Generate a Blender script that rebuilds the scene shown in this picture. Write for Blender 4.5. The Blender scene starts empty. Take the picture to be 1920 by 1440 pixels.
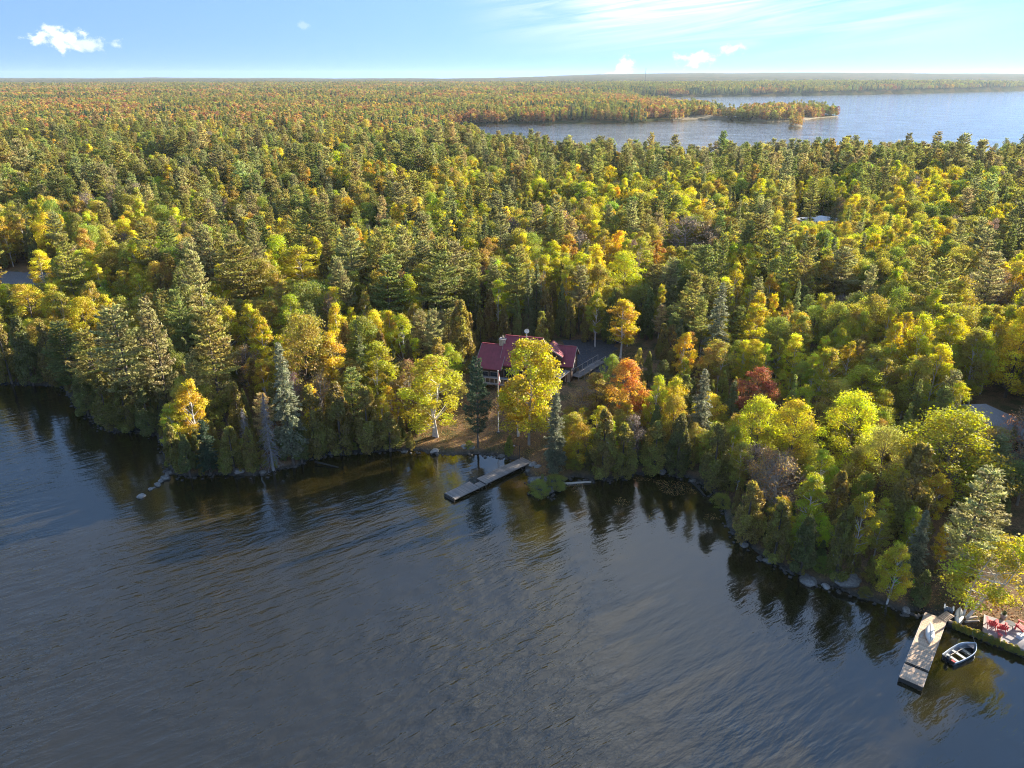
import bpy, bmesh, math, random
import numpy as np
from mathutils import Vector, Matrix

# ------------------------------------------------------------------ camera, sky, sun, exposure
scene = bpy.context.scene
COL = scene.collection
CAM_H = 50.0
FPX = 960.0 / math.tan(math.radians(35.0))          # focal length in pixels of the 1920 px wide photograph
PITCH = math.atan(574.0 / FPX)                      # camera looks this far below the horizon
SP, CP = math.sin(PITCH), math.cos(PITCH)

cam_d = bpy.data.cameras.new('camera'); cam = bpy.data.objects.new('camera', cam_d); COL.objects.link(cam)
cam.location = (0, 0, CAM_H); cam.rotation_euler = (math.pi/2 - PITCH, 0, 0)
cam_d.sensor_fit = 'HORIZONTAL'; cam_d.angle = math.radians(70.0); cam_d.clip_start = 0.5; cam_d.clip_end = 40000
scene.camera = cam

SUN_AZ = math.radians(32.0)      # from +X (right) towards +Y (away from the camera)
SUN_EL = math.radians(18.5)
sun_dir = Vector((math.cos(SUN_AZ)*math.cos(SUN_EL), math.sin(SUN_AZ)*math.cos(SUN_EL), math.sin(SUN_EL)))
sun_d = bpy.data.lights.new('sun', 'SUN'); sun = bpy.data.objects.new('sun', sun_d); COL.objects.link(sun)
sun_d.energy = 5.0; sun_d.angle = math.radians(0.6); sun_d.color = (1.0, 0.88, 0.70)
sun.rotation_euler = sun_dir.to_track_quat('Z', 'Y').to_euler(); sun.location = (0, 0, 200)

world = bpy.data.worlds.new('World'); scene.world = world; world.use_nodes = True
def build_world():
    nt = world.node_tree; nt.nodes.clear(); N = nt.nodes; L = nt.links
    out = N.new('ShaderNodeOutputWorld'); bg = N.new('ShaderNodeBackground'); bg.inputs['Strength'].default_value = 0.115
    sky = N.new('ShaderNodeTexSky'); sky.sky_type = 'NISHITA'; sky.sun_disc = False
    sky.sun_elevation = SUN_EL; sky.sun_rotation = math.pi/2 - SUN_AZ
    sky.altitude = 100; sky.air_density = 1.0; sky.dust_density = 0.0; sky.ozone_density = 2.2
    tc = N.new('ShaderNodeTexCoord')
    # clear, deep autumn sky: the blue of the upper sky comes down almost to the horizon
    ma = N.new('ShaderNodeVectorMath'); ma.operation = 'MULTIPLY_ADD'
    ma.inputs[1].default_value = (1, 1, 1.1); ma.inputs[2].default_value = (0, 0, 0.62)
    nm = N.new('ShaderNodeVectorMath'); nm.operation = 'NORMALIZE'
    L.new(tc.outputs['Generated'], ma.inputs[0]); L.new(ma.outputs[0], nm.inputs[0]); L.new(nm.outputs[0], sky.inputs['Vector'])
    hs = N.new('ShaderNodeHueSaturation'); hs.inputs['Hue'].default_value = 0.501; hs.inputs['Saturation'].default_value = 1.02; hs.inputs['Value'].default_value = 1.0
    L.new(sky.outputs[0], hs.inputs['Color'])
    def math_(op, a=None, b=None, c=None):
        m = N.new('ShaderNodeMath'); m.operation = op
        for i, v in enumerate((a, b, c)):
            if v is None: continue
            if isinstance(v, (int, float)): m.inputs[i].default_value = v
            else: L.new(v, m.inputs[i])
        return m.outputs[0]
    sep = N.new('ShaderNodeSeparateXYZ'); L.new(tc.outputs['Generated'], sep.inputs[0])
    # azimuth (0 = straight ahead, + right) and elevation in degrees
    az = math_('MULTIPLY', math_('ARCTAN2', sep.outputs[0], sep.outputs[1]), 57.2958)
    el = math_('MULTIPLY', math_('ARCSINE', sep.outputs[2]), 57.2958)
    def noise(vec, scale, detail=5, rough=0.55, dist=0.0):
        n = N.new('ShaderNodeTexNoise'); n.inputs['Scale'].default_value = scale; n.inputs['Detail'].default_value = detail
        n.inputs['Roughness'].default_value = rough; n.inputs['Distortion'].default_value = dist
        L.new(vec, n.inputs['Vector']); return n.outputs['Fac']
    def comb(a, b, c=0.0):
        k = N.new('ShaderNodeCombineXYZ')
        for i, v in enumerate((a, b, c)):
            if isinstance(v, (int, float)): k.inputs[i].default_value = v
            else: L.new(v, k.inputs[i])
        return k.outputs[0]
    def smooth(x, lo, hi):
        m = N.new('ShaderNodeMapRange'); m.interpolation_type = 'SMOOTHSTEP'
        m.inputs['From Min'].default_value = lo; m.inputs['From Max'].default_value = hi
        L.new(x, m.inputs['Value']); return m.outputs[0]
    # cirrus high up over the whole sky, on a flat layer (direction projected on a plane)
    zz = math_('ADD', math_('MAXIMUM', sep.outputs[2], 0.0), 0.10)
    plane = comb(math_('DIVIDE', sep.outputs[0], zz), math_('DIVIDE', sep.outputs[1], zz))
    mp = N.new('ShaderNodeMapping'); mp.inputs['Rotation'].default_value = (0, 0, math.radians(-24)); mp.inputs['Scale'].default_value = (0.28, 0.75, 1)
    mp.inputs['Location'].default_value = (3.1, 0.35, 0)
    L.new(plane, mp.inputs[0])
    cir = noise(mp.outputs[0], 1.0, 7, 0.6, 0.9)
    cir_all = math_('MULTIPLY', math_('MULTIPLY', smooth(cir, 0.56, 0.74), 0.8), smooth(el, 5.0, 14.0))
    # the streaky veil in view at the upper right
    sk = comb(math_('MULTIPLY', math_('SUBTRACT', az, math_('MULTIPLY', el, 2.2)), 0.065), math_('MULTIPLY', math_('SUBTRACT', el, math_('MULTIPLY', az, 0.10)), 0.75))
    veil = noise(sk, 1.0, 8, 0.6, 0.8)
    vm = math_('MULTIPLY', smooth(az, -5.0, 10.0), math_('SUBTRACT', 1.0, smooth(az, 16.0, 36.0)))
    vm = math_('MULTIPLY', vm, smooth(el, 0.6, 5.0))
    veil = math_('MULTIPLY', smooth(veil, 0.34, 0.66), vm)
    core = math_('MULTIPLY', math_('MULTIPLY', smooth(noise(sk, 1.3, 8, 0.62, 0.6), 0.38, 0.68), smooth(el, 1.2, 4.2)),
                 math_('MULTIPLY', smooth(az, 1.5, 7.0), math_('SUBTRACT', 1.0, smooth(az, 10.0, 22.0))))
    veil = math_('MAXIMUM', veil, core)
    # small cumulus puffs: ellipse in azimuth/elevation with a ragged edge
    pn = noise(comb(math_('MULTIPLY', az, 1.0), math_('MULTIPLY', el, 1.3), 3.3), 1.25, 7, 0.62)
    def puff(a0, e0, ra, re, seed, dens, flat=0.7):
        da = math_('DIVIDE', math_('SUBTRACT', az, a0), ra); de = math_('DIVIDE', math_('SUBTRACT', el, e0), re)
        r = math_('SQRT', math_('ADD', math_('MULTIPLY', da, da), math_('MULTIPLY', de, de)))
        n = pn
        v = math_('SUBTRACT', math_('ADD', 1.0, math_('MULTIPLY', math_('SUBTRACT', n, 0.5), 3.2)), r)
        return math_('MULTIPLY', smooth(v, 0.0, 0.75), dens)
    p = puff(-29.2, 2.25, 1.7, 0.75, 3.3, 1.0)
    for q in ((-28.2, 2.0, 2.2, 0.5, 8.1, 0.6), (8.15, 0.75, 0.75, 0.85, 5.2, 1.0), (7.0, 0.1, 1.6, 0.22, 1.7, 0.9),
              (13.0, 1.2, 1.7, 0.55, 9.4, 0.75), (15.4, 1.9, 1.1, 0.5, 2.4, 0.6), (-14.4, 3.3, 0.5, 0.35, 7.7, 0.2), (35.0, 0.15, 3.0, 0.16, 4.4, 0.7)):
        p = math_('MAXIMUM', p, puff(*q))
    fac = math_('MINIMUM', math_('MAXIMUM', math_('MAXIMUM', p, veil), cir_all), 1.0)
    mix = N.new('ShaderNodeMix'); mix.data_type = 'RGBA'
    L.new(fac, mix.inputs[0]); L.new(hs.outputs[0], mix.inputs[6]); mix.inputs[7].default_value = (2.9, 3.05, 3.2, 1)
    L.new(mix.outputs[2], bg.inputs['Color']); L.new(bg.outputs[0], out.inputs['Surface'])
build_world()

vs = scene.view_settings
vs.view_transform = 'Standard'; vs.look = 'None'; vs.gamma = 1.0; vs.exposure = 1.98; vs.use_curve_mapping = False
cy = scene.cycles
cy.max_bounces = 8; cy.diffuse_bounces = 5; cy.glossy_bounces = 3; cy.transmission_bounces = 4; cy.transparent_max_bounces = 4; cy.volume_bounces = 1
cy.sample_clamp_indirect = 6.0; cy.sample_clamp_direct = 0; cy.caustics_reflective = False; cy.caustics_refractive = False
cy.use_adaptive_sampling = False; cy.adaptive_threshold = 0.008
try: scene.render.filter_size = 1.0 if hasattr(scene.render,'filter_size') else 1.5; cy.filter_width = 1.05; cy.use_denoising = True; cy.denoiser = 'OPENIMAGEDENOISE'; cy.denoising_input_passes = 'RGB_ALBEDO_NORMAL'; cy.denoising_prefilter = 'NONE'
except Exception: pass

# ------------------------------------------------------------------ helpers
def P(px, py, z=0.0):
    """point of the place seen at a pixel of the photograph, on the level z"""
    a = (px - 960.0) / FPX; b = (py - 720.0) / FPX
    t = (CAM_H - z) / (SP + b*CP)
    return Vector((a*t, t*(CP - b*SP), z))
def project(x, y, z):
    dz = z - CAM_H
    d = y*CP - dz*SP; u = y*SP + dz*CP
    return 960 + FPX*x/d, 720 - FPX*u/d, d

def tag(o, label=None, cat=None, group=None, kind=None):
    if label: o['label'] = label
    if cat: o['category'] = cat
    if group: o['group'] = group
    if kind: o['kind'] = kind
    return o
def empty(name, loc=(0,0,0), rz=0.0, parent=None):
    o = bpy.data.objects.new(name, None); COL.objects.link(o); o.location = loc; o.rotation_euler = (0,0,rz)
    o.empty_display_size = 0.3
    if parent: o.parent = parent
    return o
def link(name, me, parent=None, loc=None):
    o = bpy.data.objects.new(name, me); COL.objects.link(o)
    if parent: o.parent = parent
    if loc is not None: o.location = loc
    return o
def np_mesh(name, verts, quads, mats=(), mat_idx=None, attrs=None, smooth=None):
    """fast mesh of quads; attrs: name -> per-face float array"""
    verts = np.asarray(verts, dtype=np.float32); quads = np.asarray(quads, dtype=np.int32)
    me = bpy.data.meshes.new(name); nf = len(quads)
    me.vertices.add(len(verts)); me.vertices.foreach_set('co', verts.ravel())
    me.loops.add(nf*4); me.loops.foreach_set('vertex_index', quads.ravel())
    me.polygons.add(nf); me.polygons.foreach_set('loop_start', np.arange(0, nf*4, 4, dtype=np.int32))
    me.polygons.foreach_set('loop_total', np.full(nf, 4, dtype=np.int32))
    for m in mats: me.materials.append(m)
    if mat_idx is not None: me.polygons.foreach_set('material_index', np.asarray(mat_idx, dtype=np.int32))
    if smooth is not None: me.polygons.foreach_set('use_smooth', np.asarray(smooth, dtype=bool))
    for k, v in (attrs or {}).items():
        a = me.attributes.new(k, 'FLOAT', 'FACE'); a.data.foreach_set('value', np.asarray(v, dtype=np.float32))
    me.update(calc_edges=True); me.validate()
    return me

class MB:
    """collects boxes, tubes and polygons; build() links them as one mesh object"""
    def __init__(s): s.v = []; s.f = []
    def add(s, vs_, fs):
        n = len(s.v); s.v += [tuple(v) for v in vs_]; s.f += [tuple(i+n for i in f) for f in fs]; return s
    def box(s, x0, x1, y0, y1, z0, z1):
        return s.add([(x0,y0,z0),(x1,y0,z0),(x1,y1,z0),(x0,y1,z0),(x0,y0,z1),(x1,y0,z1),(x1,y1,z1),(x0,y1,z1)],
                     [(3,2,1,0),(4,5,6,7),(0,1,5,4),(1,2,6,5),(2,3,7,6),(3,0,4,7)])
    def bar(s, a, b, w, h, up=(0,0,1)):
        a, b = Vector(a), Vector(b); d = (b-a).normalized(); u = Vector(up)
        if abs(d.dot(u)) > 0.98: u = Vector((1,0,0))
        r = d.cross(u).normalized(); u = r.cross(d).normalized(); r = r*w/2; u = u*h/2
        return s.add([a-r-u, a+r-u, a+r+u, a-r+u, b-r-u, b+r-u, b+r+u, b-r+u],
                     [(0,1,2,3),(7,6,5,4),(4,5,1,0),(5,6,2,1),(6,7,3,2),(7,4,0,3)])
    def tube(s, pts, rad, n=8, cap=True):
        pts = [Vector(p) for p in pts]; rings = []
        for i, p in enumerate(pts):
            d = (pts[min(i+1, len(pts)-1)] - pts[max(i-1, 0)]).normalized()
            u = Vector((0,0,1)) if abs(d.z) < 0.9 else Vector((1,0,0))
            r = d.cross(u).normalized(); u = r.cross(d)
            R = rad[i] if hasattr(rad, '__len__') else rad
            rings.append([p + r*R*math.cos(2*math.pi*k/n) + u*R*math.sin(2*math.pi*k/n) for k in range(n)])
        vs_ = [v for rg in rings for v in rg]; fs = []
        for i in range(len(rings)-1):
            for k in range(n): fs.append((i*n+k, i*n+(k+1)%n, (i+1)*n+(k+1)%n, (i+1)*n+k))
        if cap: fs += [tuple(range(n-1,-1,-1)), tuple((len(rings)-1)*n+k for k in range(n))]
        return s.add(vs_, fs)
    def prism(s, poly, thick, direction=(0,0,-1)):
        """closed slab: polygon (3-D points) extruded along direction"""
        n = len(poly); d = Vector(direction)*thick; top = [Vector(p) for p in poly]; bot = [p+d for p in top]
        return s.add(top+bot, [tuple(range(n)), tuple(range(2*n-1, n-1, -1))] + [(i, n+i, n+(i+1)%n, (i+1)%n) for i in range(n)])
    def build(s, name, mat, parent=None, smooth=False, loc=None):
        me = bpy.data.meshes.new(name); me.from_pydata(s.v, [], s.f); me.update()
        bm = bmesh.new(); bm.from_mesh(me); bmesh.ops.recalc_face_normals(bm, faces=bm.faces); bm.to_mesh(me); bm.free()
        if smooth: me.polygons.foreach_set('use_smooth', [True]*len(me.polygons))
        if mat: me.materials.append(mat)
        return link(name, me, parent, loc)

# ------------------------------------------------------------------ materials
def new_mat(name):
    m = bpy.data.materials.new(name); m.use_nodes = True; m.node_tree.nodes.clear(); return m, m.node_tree.nodes, m.node_tree.links
def simple_mat(name, col, rough=0.7, var=0.25, scale=3.0, metal=0.0, bump=0.15, stretch=(1,1,1), spec=0.4, col2=None):
    m, N, L = new_mat(name)
    o = N.new('ShaderNodeOutputMaterial'); b = N.new('ShaderNodeBsdfPrincipled')
    b.inputs['Roughness'].default_value = rough; b.inputs['Metallic'].default_value = metal; b.inputs['Specular IOR Level'].default_value = spec
    tc = N.new('ShaderNodeTexCoord'); mp = N.new('ShaderNodeMapping'); mp.inputs['Scale'].default_value = stretch
    n = N.new('ShaderNodeTexNoise'); n.inputs['Scale'].default_value = scale; n.inputs['Detail'].default_value = 6; n.inputs['Roughness'].default_value = 0.65
    L.new(tc.outputs['Object'], mp.inputs[0]); L.new(mp.outputs[0], n.inputs['Vector'])
    cr = N.new('ShaderNodeValToRGB'); c = Vector(col); c2 = Vector(col2) if col2 else c
    cr.color_ramp.elements[0].position = 0.32; cr.color_ramp.elements[1].position = 0.68
    cr.color_ramp.elements[0].color = (*(c*(1-var)), 1); cr.color_ramp.elements[1].color = (*(c2*(1+var)), 1)
    L.new(n.outputs['Fac'], cr.inputs[0])
    oi = N.new('ShaderNodeObjectInfo'); hs = N.new('ShaderNodeHueSaturation'); mr = N.new('ShaderNodeMapRange')
    mr.inputs['To Min'].default_value = 1-var*0.5; mr.inputs['To Max'].default_value = 1+var*0.5
    L.new(oi.outputs['Random'], mr.inputs[0]); L.new(mr.outputs[0], hs.inputs['Value']); L.new(cr.outputs[0], hs.inputs['Color'])
    L.new(hs.outputs[0], b.inputs['Base Color'])
    if bump:
        bp = N.new('ShaderNodeBump'); bp.inputs['Strength'].default_value = bump; bp.inputs['Distance'].default_value = 0.05
        L.new(n.outputs['Fac'], bp.inputs['Height']); L.new(bp.outputs[0], b.inputs['Normal'])
    L.new(b.outputs[0], o.inputs[0]); return m

def leaf_mat(name, trans, hue=0.02, val=0.35, sheen_rough=0.6):
    """foliage: colour from the tree's own colour, varied per tree, per clump and per leaf"""
    m, N, L = new_mat(name)
    o = N.new('ShaderNodeOutputMaterial'); oi = N.new('ShaderNodeObjectInfo')
    tn = N.new('ShaderNodeAttribute'); tn.attribute_type = 'INSTANCER'; tn.attribute_name = 'tone'
    lv = N.new('ShaderNodeAttribute'); lv.attribute_name = 'lv'
    cv = N.new('ShaderNodeAttribute'); cv.attribute_name = 'cv'
    def M(op, a, b):
        k = N.new('ShaderNodeMath'); k.operation = op
        for i, v in enumerate((a, b)):
            if isinstance(v, (int, float)): k.inputs[i].default_value = v
            else: L.new(v, k.inputs[i])
        return k.outputs[0]
    hs = N.new('ShaderNodeHueSaturation')
    h = M('ADD', 0.5, M('MULTIPLY', M('SUBTRACT', oi.outputs['Random'], 0.5), hue*1.6))
    h = M('ADD', h, M('MULTIPLY', cv.outputs['Fac'], hue*1.7)); h = M('ADD', h, M('MULTIPLY', lv.outputs['Fac'], hue*0.5))
    r2 = M('FRACT', M('MULTIPLY', oi.outputs['Random'], 17.31), 0.0)
    v = M('ADD', 1.0, M('MULTIPLY', lv.outputs['Fac'], val)); v = M('ADD', v, M('MULTIPLY', cv.outputs['Fac'], val*0.35))
    v = M('MULTIPLY', v, M('ADD', 0.8, M('MULTIPLY', r2, 0.4)))
    L.new(h, hs.inputs['Hue']); L.new(v, hs.inputs['Value']); L.new(tn.outputs['Color'], hs.inputs['Color'])
    d = N.new('ShaderNodeBsdfDiffuse'); t = N.new('ShaderNodeBsdfTranslucent'); mx = N.new('ShaderNodeMixShader'); mx.inputs[0].default_value = trans
    L.new(hs.outputs[0], d.inputs[0])
    ts = N.new('ShaderNodeHueSaturation'); ts.inputs['Saturation'].default_value = 1.08; ts.inputs['Value'].default_value = 1.15
    L.new(hs.outputs[0], ts.inputs['Color']); L.new(ts.outputs[0], t.inputs[0])
    L.new(d.outputs[0], mx.inputs[1]); L.new(t.outputs[0], mx.inputs[2])
    g = N.new('ShaderNodeBsdfGlossy'); g.inputs['Roughness'].default_value = sheen_rough; g.inputs['Color'].default_value = (0.9,0.9,0.9,1)
    m2 = N.new('ShaderNodeMixShader'); m2.inputs[0].default_value = 0.035
    L.new(mx.outputs[0], m2.inputs[1]); L.new(g.outputs[0], m2.inputs[2]); L.new(m2.outputs[0], o.inputs[0]); return m

M_LEAF = leaf_mat('leaf_broad', 0.5, 0.018, 0.32)
M_NEEDLE = leaf_mat('leaf_needle', 0.5, 0.015, 0.40)
M_BARK = simple_mat('bark_grey_brown', (0.13,0.105,0.085), 0.9, 0.35, 4, stretch=(1,1,0.25))
M_PALEBARK = simple_mat('bark_pale_grey', (0.30,0.27,0.24), 0.9, 0.3, 4, stretch=(1,1,0.25))
M_BIRCH = simple_mat('bark_white_birch', (0.62,0.58,0.53), 0.8, 0.28, 5, stretch=(0.6,0.6,2.5))
M_DEAD = simple_mat('dead_wood_grey', (0.34,0.32,0.31), 0.9, 0.25, 4)

def ground_mat():
    m, N, L = new_mat('leaf_litter_ground')
    o = N.new('ShaderNodeOutputMaterial'); b = N.new('ShaderNodeBsdfPrincipled'); b.inputs['Roughness'].default_value = 0.95; b.inputs['Specular IOR Level'].default_value = 0.15
    g = N.new('ShaderNodeNewGeometry')
    def noise(s, d=6, r=0.65):
        n = N.new('ShaderNodeTexNoise'); n.inputs['Scale'].default_value = s; n.inputs['Detail'].default_value = d; n.inputs['Roughness'].default_value = r
        L.new(g.outputs['Position'], n.inputs['Vector']); return n.outputs['Fac']
    def ramp(f, stops):
        c = N.new('ShaderNodeValToRGB'); e = c.color_ramp.elements
        while len(e) < len(stops): e.new(0.5)
        for k, (p, col) in enumerate(stops): e[k].position = p; e[k].color = (*col, 1)
        L.new(f, c.inputs[0]); return c.outputs[0]
    def mix(f, a, b_):
        x = N.new('ShaderNodeMix'); x.data_type = 'RGBA'; L.new(f, x.inputs[0]); L.new(a, x.inputs[6]); L.new(b_, x.inputs[7]); return x.outputs[2]
    fine = noise(5.5, 4, 0.75)
    litter = ramp(fine, [(0.30,(0.055,0.035,0.020)), (0.45,(0.16,0.10,0.055)), (0.56,(0.25,0.15,0.075)), (0.70,(0.36,0.22,0.10))])
    moss = ramp(fine, [(0.3,(0.03,0.03,0.012)), (0.7,(0.13,0.12,0.045))])
    f = ramp(noise(0.35, 5, 0.6), [(0.45,(0,0,0)), (0.62,(1,1,1))])
    c = mix(f, litter, moss)
    # bare rock and wet stones close to the water line
    sep = N.new('ShaderNodeSeparateXYZ'); L.new(g.outputs['Position'], sep.inputs[0])
    mr = N.new('ShaderNodeMapRange'); mr.inputs['From Min'].default_value = 0.55; mr.inputs['From Max'].default_value = 0.15
    L.new(sep.outputs[2], mr.inputs[0])
    rock = ramp(noise(2.2, 5, 0.7), [(0.35,(0.03,0.027,0.022)), (0.55,(0.075,0.068,0.058)), (0.72,(0.16,0.15,0.13))])
    c = mix(mr.outputs[0], c, rock)
    L.new(c, b.inputs['Base Color'])
    bp = N.new('ShaderNodeBump'); bp.inputs['Strength'].default_value = 0.6; bp.inputs['Distance'].default_value = 0.08
    L.new(fine, bp.inputs['Height']); L.new(bp.outputs[0], b.inputs['Normal'])
    L.new(b.outputs[0], o.inputs[0]); return m

def hill_mat():
    """far wooded hills: too far to tell the trees apart"""
    m, N, L = new_mat('far_wooded_hill')
    o = N.new('ShaderNodeOutputMaterial'); b = N.new('ShaderNodeBsdfPrincipled'); b.inputs['Roughness'].default_value = 1.0; b.inputs['Specular IOR Level'].default_value = 0.0
    g = N.new('ShaderNodeNewGeometry'); n = N.new('ShaderNodeTexNoise'); n.inputs['Scale'].default_value = 0.012; n.inputs['Detail'].default_value = 8; n.inputs['Roughness'].default_value = 0.75
    L.new(g.outputs['Position'], n.inputs['Vector'])
    c = N.new('ShaderNodeValToRGB'); e = c.color_ramp.elements; e.new(0.5); e.new(0.6)
    for k, (p, col) in enumerate([(0.35,(0.025,0.035,0.018)), (0.48,(0.05,0.055,0.022)), (0.58,(0.11,0.075,0.03)), (0.7,(0.16,0.085,0.035))]):
        e[k].position = p; e[k].color = (*col, 1)
    L.new(n.outputs['Fac'], c.inputs[0]); L.new(c.outputs[0], b.inputs['Base Color']); L.new(b.outputs[0], o.inputs[0]); return m

def water_mat():
    m, N, L = new_mat('lake_water')
    o = N.new('ShaderNodeOutputMaterial'); b = N.new('ShaderNodeBsdfPrincipled')
    b.inputs['Roughness'].default_value = 0.07; b.inputs['IOR'].default_value = 1.55; b.inputs['Specular IOR Level'].default_value = 1.0
    g = N.new('ShaderNodeNewGeometry')
    # tea-coloured lake water
    b.inputs['Base Color'].default_value = (0.016, 0.0128, 0.003, 1)
    mp = N.new('ShaderNodeMapping'); mp.vector_type = 'TEXTURE'; mp.inputs['Rotation'].default_value = (0, 0, math.radians(33)); mp.inputs['Scale'].default_value = (3.2, 1.0, 1)
    L.new(g.outputs['Position'], mp.inputs[0])
    def noise(src, s, d, r, dist=0.0):
        n = N.new('ShaderNodeTexNoise'); n.inputs['Scale'].default_value = s; n.inputs['Detail'].default_value = d; n.inputs['Roughness'].default_value = r
        n.inputs['Distortion'].default_value = dist
        L.new(src, n.inputs['Vector']); return n.outputs['Fac']
    def M(op, a, b_):
        k = N.new('ShaderNodeMath'); k.operation = op
        for i, v in enumerate((a, b_)):
            if isinstance(v, (int, float)): k.inputs[i].default_value = v
            else: L.new(v, k.inputs[i])
        return k.outputs[0]
    w1 = noise(mp.outputs[0], 0.95, 3, 0.5, 0.15)
    w2 = noise(mp.outputs[0], 2.6, 3, 0.6, 0.2)
    w3 = noise(g.outputs['Position'], 5.0, 3, 0.6)
    gust = noise(g.outputs['Position'], 0.035, 4, 0.6)
    amp = N.new('ShaderNodeMapRange'); amp.inputs['From Min'].default_value = 0.35; amp.inputs['From Max'].default_value = 0.65
    amp.inputs['To Min'].default_value = 0.3; amp.inputs['To Max'].default_value = 1.2; L.new(gust, amp.inputs[0])
    h = M('ADD', M('MULTIPLY', w1, 1.0), M('ADD', M('MULTIPLY', w2, 0.30), M('MULTIPLY', w3, 0.06)))
    op = N.new('ShaderNodeAttribute'); op.attribute_name = 'open'
    h = M('MULTIPLY', h, M('MULTIPLY', amp.outputs[0], op.outputs['Fac']))
    bp = N.new('ShaderNodeBump'); bp.inputs['Strength'].default_value = 1.0; bp.inputs['Distance'].default_value = 0.45
    L.new(h, bp.inputs['Height']); L.new(bp.outputs[0], b.inputs['Normal'])
    L.new(b.outputs[0], o.inputs[0]); return m

M_GROUND = ground_mat(); M_WATER = water_mat(); M_HILL = hill_mat()

# ------------------------------------------------------------------ the lie of the land
FRONT_SHORE_PX = [(-900,700),(-400,706),(-150,712),(0,718),(60,722),(112,724),(132,742),(150,768),(180,790),(205,810),(253,808),(290,816),(306,838),(312,868),(322,890),
    (356,895),(412,889),(472,891),(512,883),(553,873),(581,862),(615,852),(669,849),(716,845),(760,845),(800,849),(837,852),(900,850),(940,857),(975,865),
    (988,880),(1000,905),(1012,934),(1038,930),(1052,902),(1075,895),(1112,901),(1162,900),(1180,889),(1240,884),(1290,897),(1331,920),(1361,964),(1380,1012),(1425,1042),
    (1470,1069),(1515,1087),(1567,1102),(1612,1121),(1665,1138),(1725,1151),(1772,1160),(1800,1172),(1860,1196),(1930,1224),(2050,1268),(2250,1345)]
front_poly = [P(*p)[:2] for p in FRONT_SHORE_PX]
front_poly = [(-2500, front_poly[0][1])] + front_poly + [(200, 22), (2500, -60), (2500, -2500), (-2500, -2500)]
BACK_FAR_PX = [(1920,169),(1890,170.5),(1700,175),(1500,178.5),(1300,181),(1190,182.5),(1182,186),(1230,196),(1290,204),(1342,207),(1362,221.5),(1382,221.5),(1394,210),(1450,211.5),(1540,213.5),(1572,218),
    (1535,221),(1510,225),(1440,228),(1360,225.5),(1310,223.5),(1260,226),(1200,229),(1110,231),(960,231.5),(880,233.5),(840,236)]
back_poly = [(-75,860),(-60,700),(-20,535),(12,442),(41,408),(75,378),(115,382),(180,402),(235,408),(300,440),(500,450),(900,430),(3500,520),(5200,3200)] + [P(*p)[:2] for p in BACK_FAR_PX]
islet_poly = [P(1478,236)[:2], P(1488,238)[:2], P(1505,238)[:2], P(1503,235)[:2], P(1485,234)[:2]]

def poly_sd(x, y, poly):
    """signed distance to a polygon, positive inside (vectorised)"""
    x = np.asarray(x, dtype=np.float64); y = np.asarray(y, dtype=np.float64)
    d2 = np.full(x.shape, 1e18); ins = np.zeros(x.shape, dtype=bool); n = len(poly)
    for i in range(n):
        ax, ay = poly[i]; bx, by = poly[(i+1) % n]; ex, ey = bx-ax, by-ay
        t = np.clip(((x-ax)*ex + (y-ay)*ey) / (ex*ex+ey*ey+1e-12), 0, 1)
        d2 = np.minimum(d2, (x-ax-t*ex)**2 + (y-ay-t*ey)**2)
        c = ((ay > y) != (by > y))
        if abs(ey) > 1e-12: ins ^= c & (x < ex*(y-ay)/ey + ax)
    return np.where(ins, 1, -1) * np.sqrt(d2)
def vnoise(x, y, s, seed=0):
    """smooth value noise in 0..1"""
    x = np.asarray(x)/s; y = np.asarray(y)/s; xi = np.floor(x); yi = np.floor(y); fx = x-xi; fy = y-yi
    fx = fx*fx*(3-2*fx); fy = fy*fy*(3-2*fy)
    def h(a, b):
        v = np.sin(a*127.1 + b*311.7 + seed*74.7)*43758.5453; return v-np.floor(v)
    return (h(xi,yi)*(1-fx)+h(xi+1,yi)*fx)*(1-fy) + (h(xi,yi+1)*(1-fx)+h(xi+1,yi+1)*fx)*fy
def sstep(a, b, x):
    t = np.clip((x-a)/(b-a), 0, 1); return t*t*(3-2*t)
def land_sd(x, y):
    sd = np.minimum(-poly_sd(x, y, front_poly), -poly_sd(x, y, back_poly))
    return np.maximum(sd, poly_sd(x, y, islet_poly))
HOUSE_C = (2.5, 115.5)
def ground_z(x, y, sd=None):
    x = np.asarray(x, dtype=np.float64); y = np.asarray(y, dtype=np.float64)
    if sd is None: sd = land_sd(x, y)
    r = np.hypot(x, y)
    near = 1 - sstep(200, 500, r)
    sdn = sd + (vnoise(x, y, 2.2, 3)-0.5)*1.0*near
    under = np.maximum(-3.0, sdn*0.55 - 0.12)
    rise = 0.05 + 0.55*sstep(0, 1.1, sdn) + 3.0*sstep(0, 32, sdn) + 2.5*sstep(30, 160, sdn) + (vnoise(x, y, 9, 1)-0.5)*0.7*sstep(3, 15, sdn)
    rise = rise + (vnoise(x, y, 70, 5)-0.5)*4*sstep(60, 160, sdn)
    k = 1 - sstep(9, 17, np.hypot((x-HOUSE_C[0])/1.25, y-HOUSE_C[1]))
    rise = rise*(1-k) + np.minimum(rise, 3.0)*k*0.0 + 3.0*k*np.minimum(1, rise/1.5) + 0*k if True else rise
    far = sstep(2600, 9000, y)
    hills = far*(24 + 16*vnoise(x, y, 1900, 8) + 48*sstep(-900, 1800, x) + 9*(vnoise(x, y, 500, 9)-0.5))
    hills = hills + sstep(1200, 3200, y)*(4+10*vnoise(x, y, 700, 4))
    return np.where(sdn > 0, rise + hills, under)
def gz(x, y): return float(ground_z(np.array([x]), np.array([y]))[0])

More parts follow.
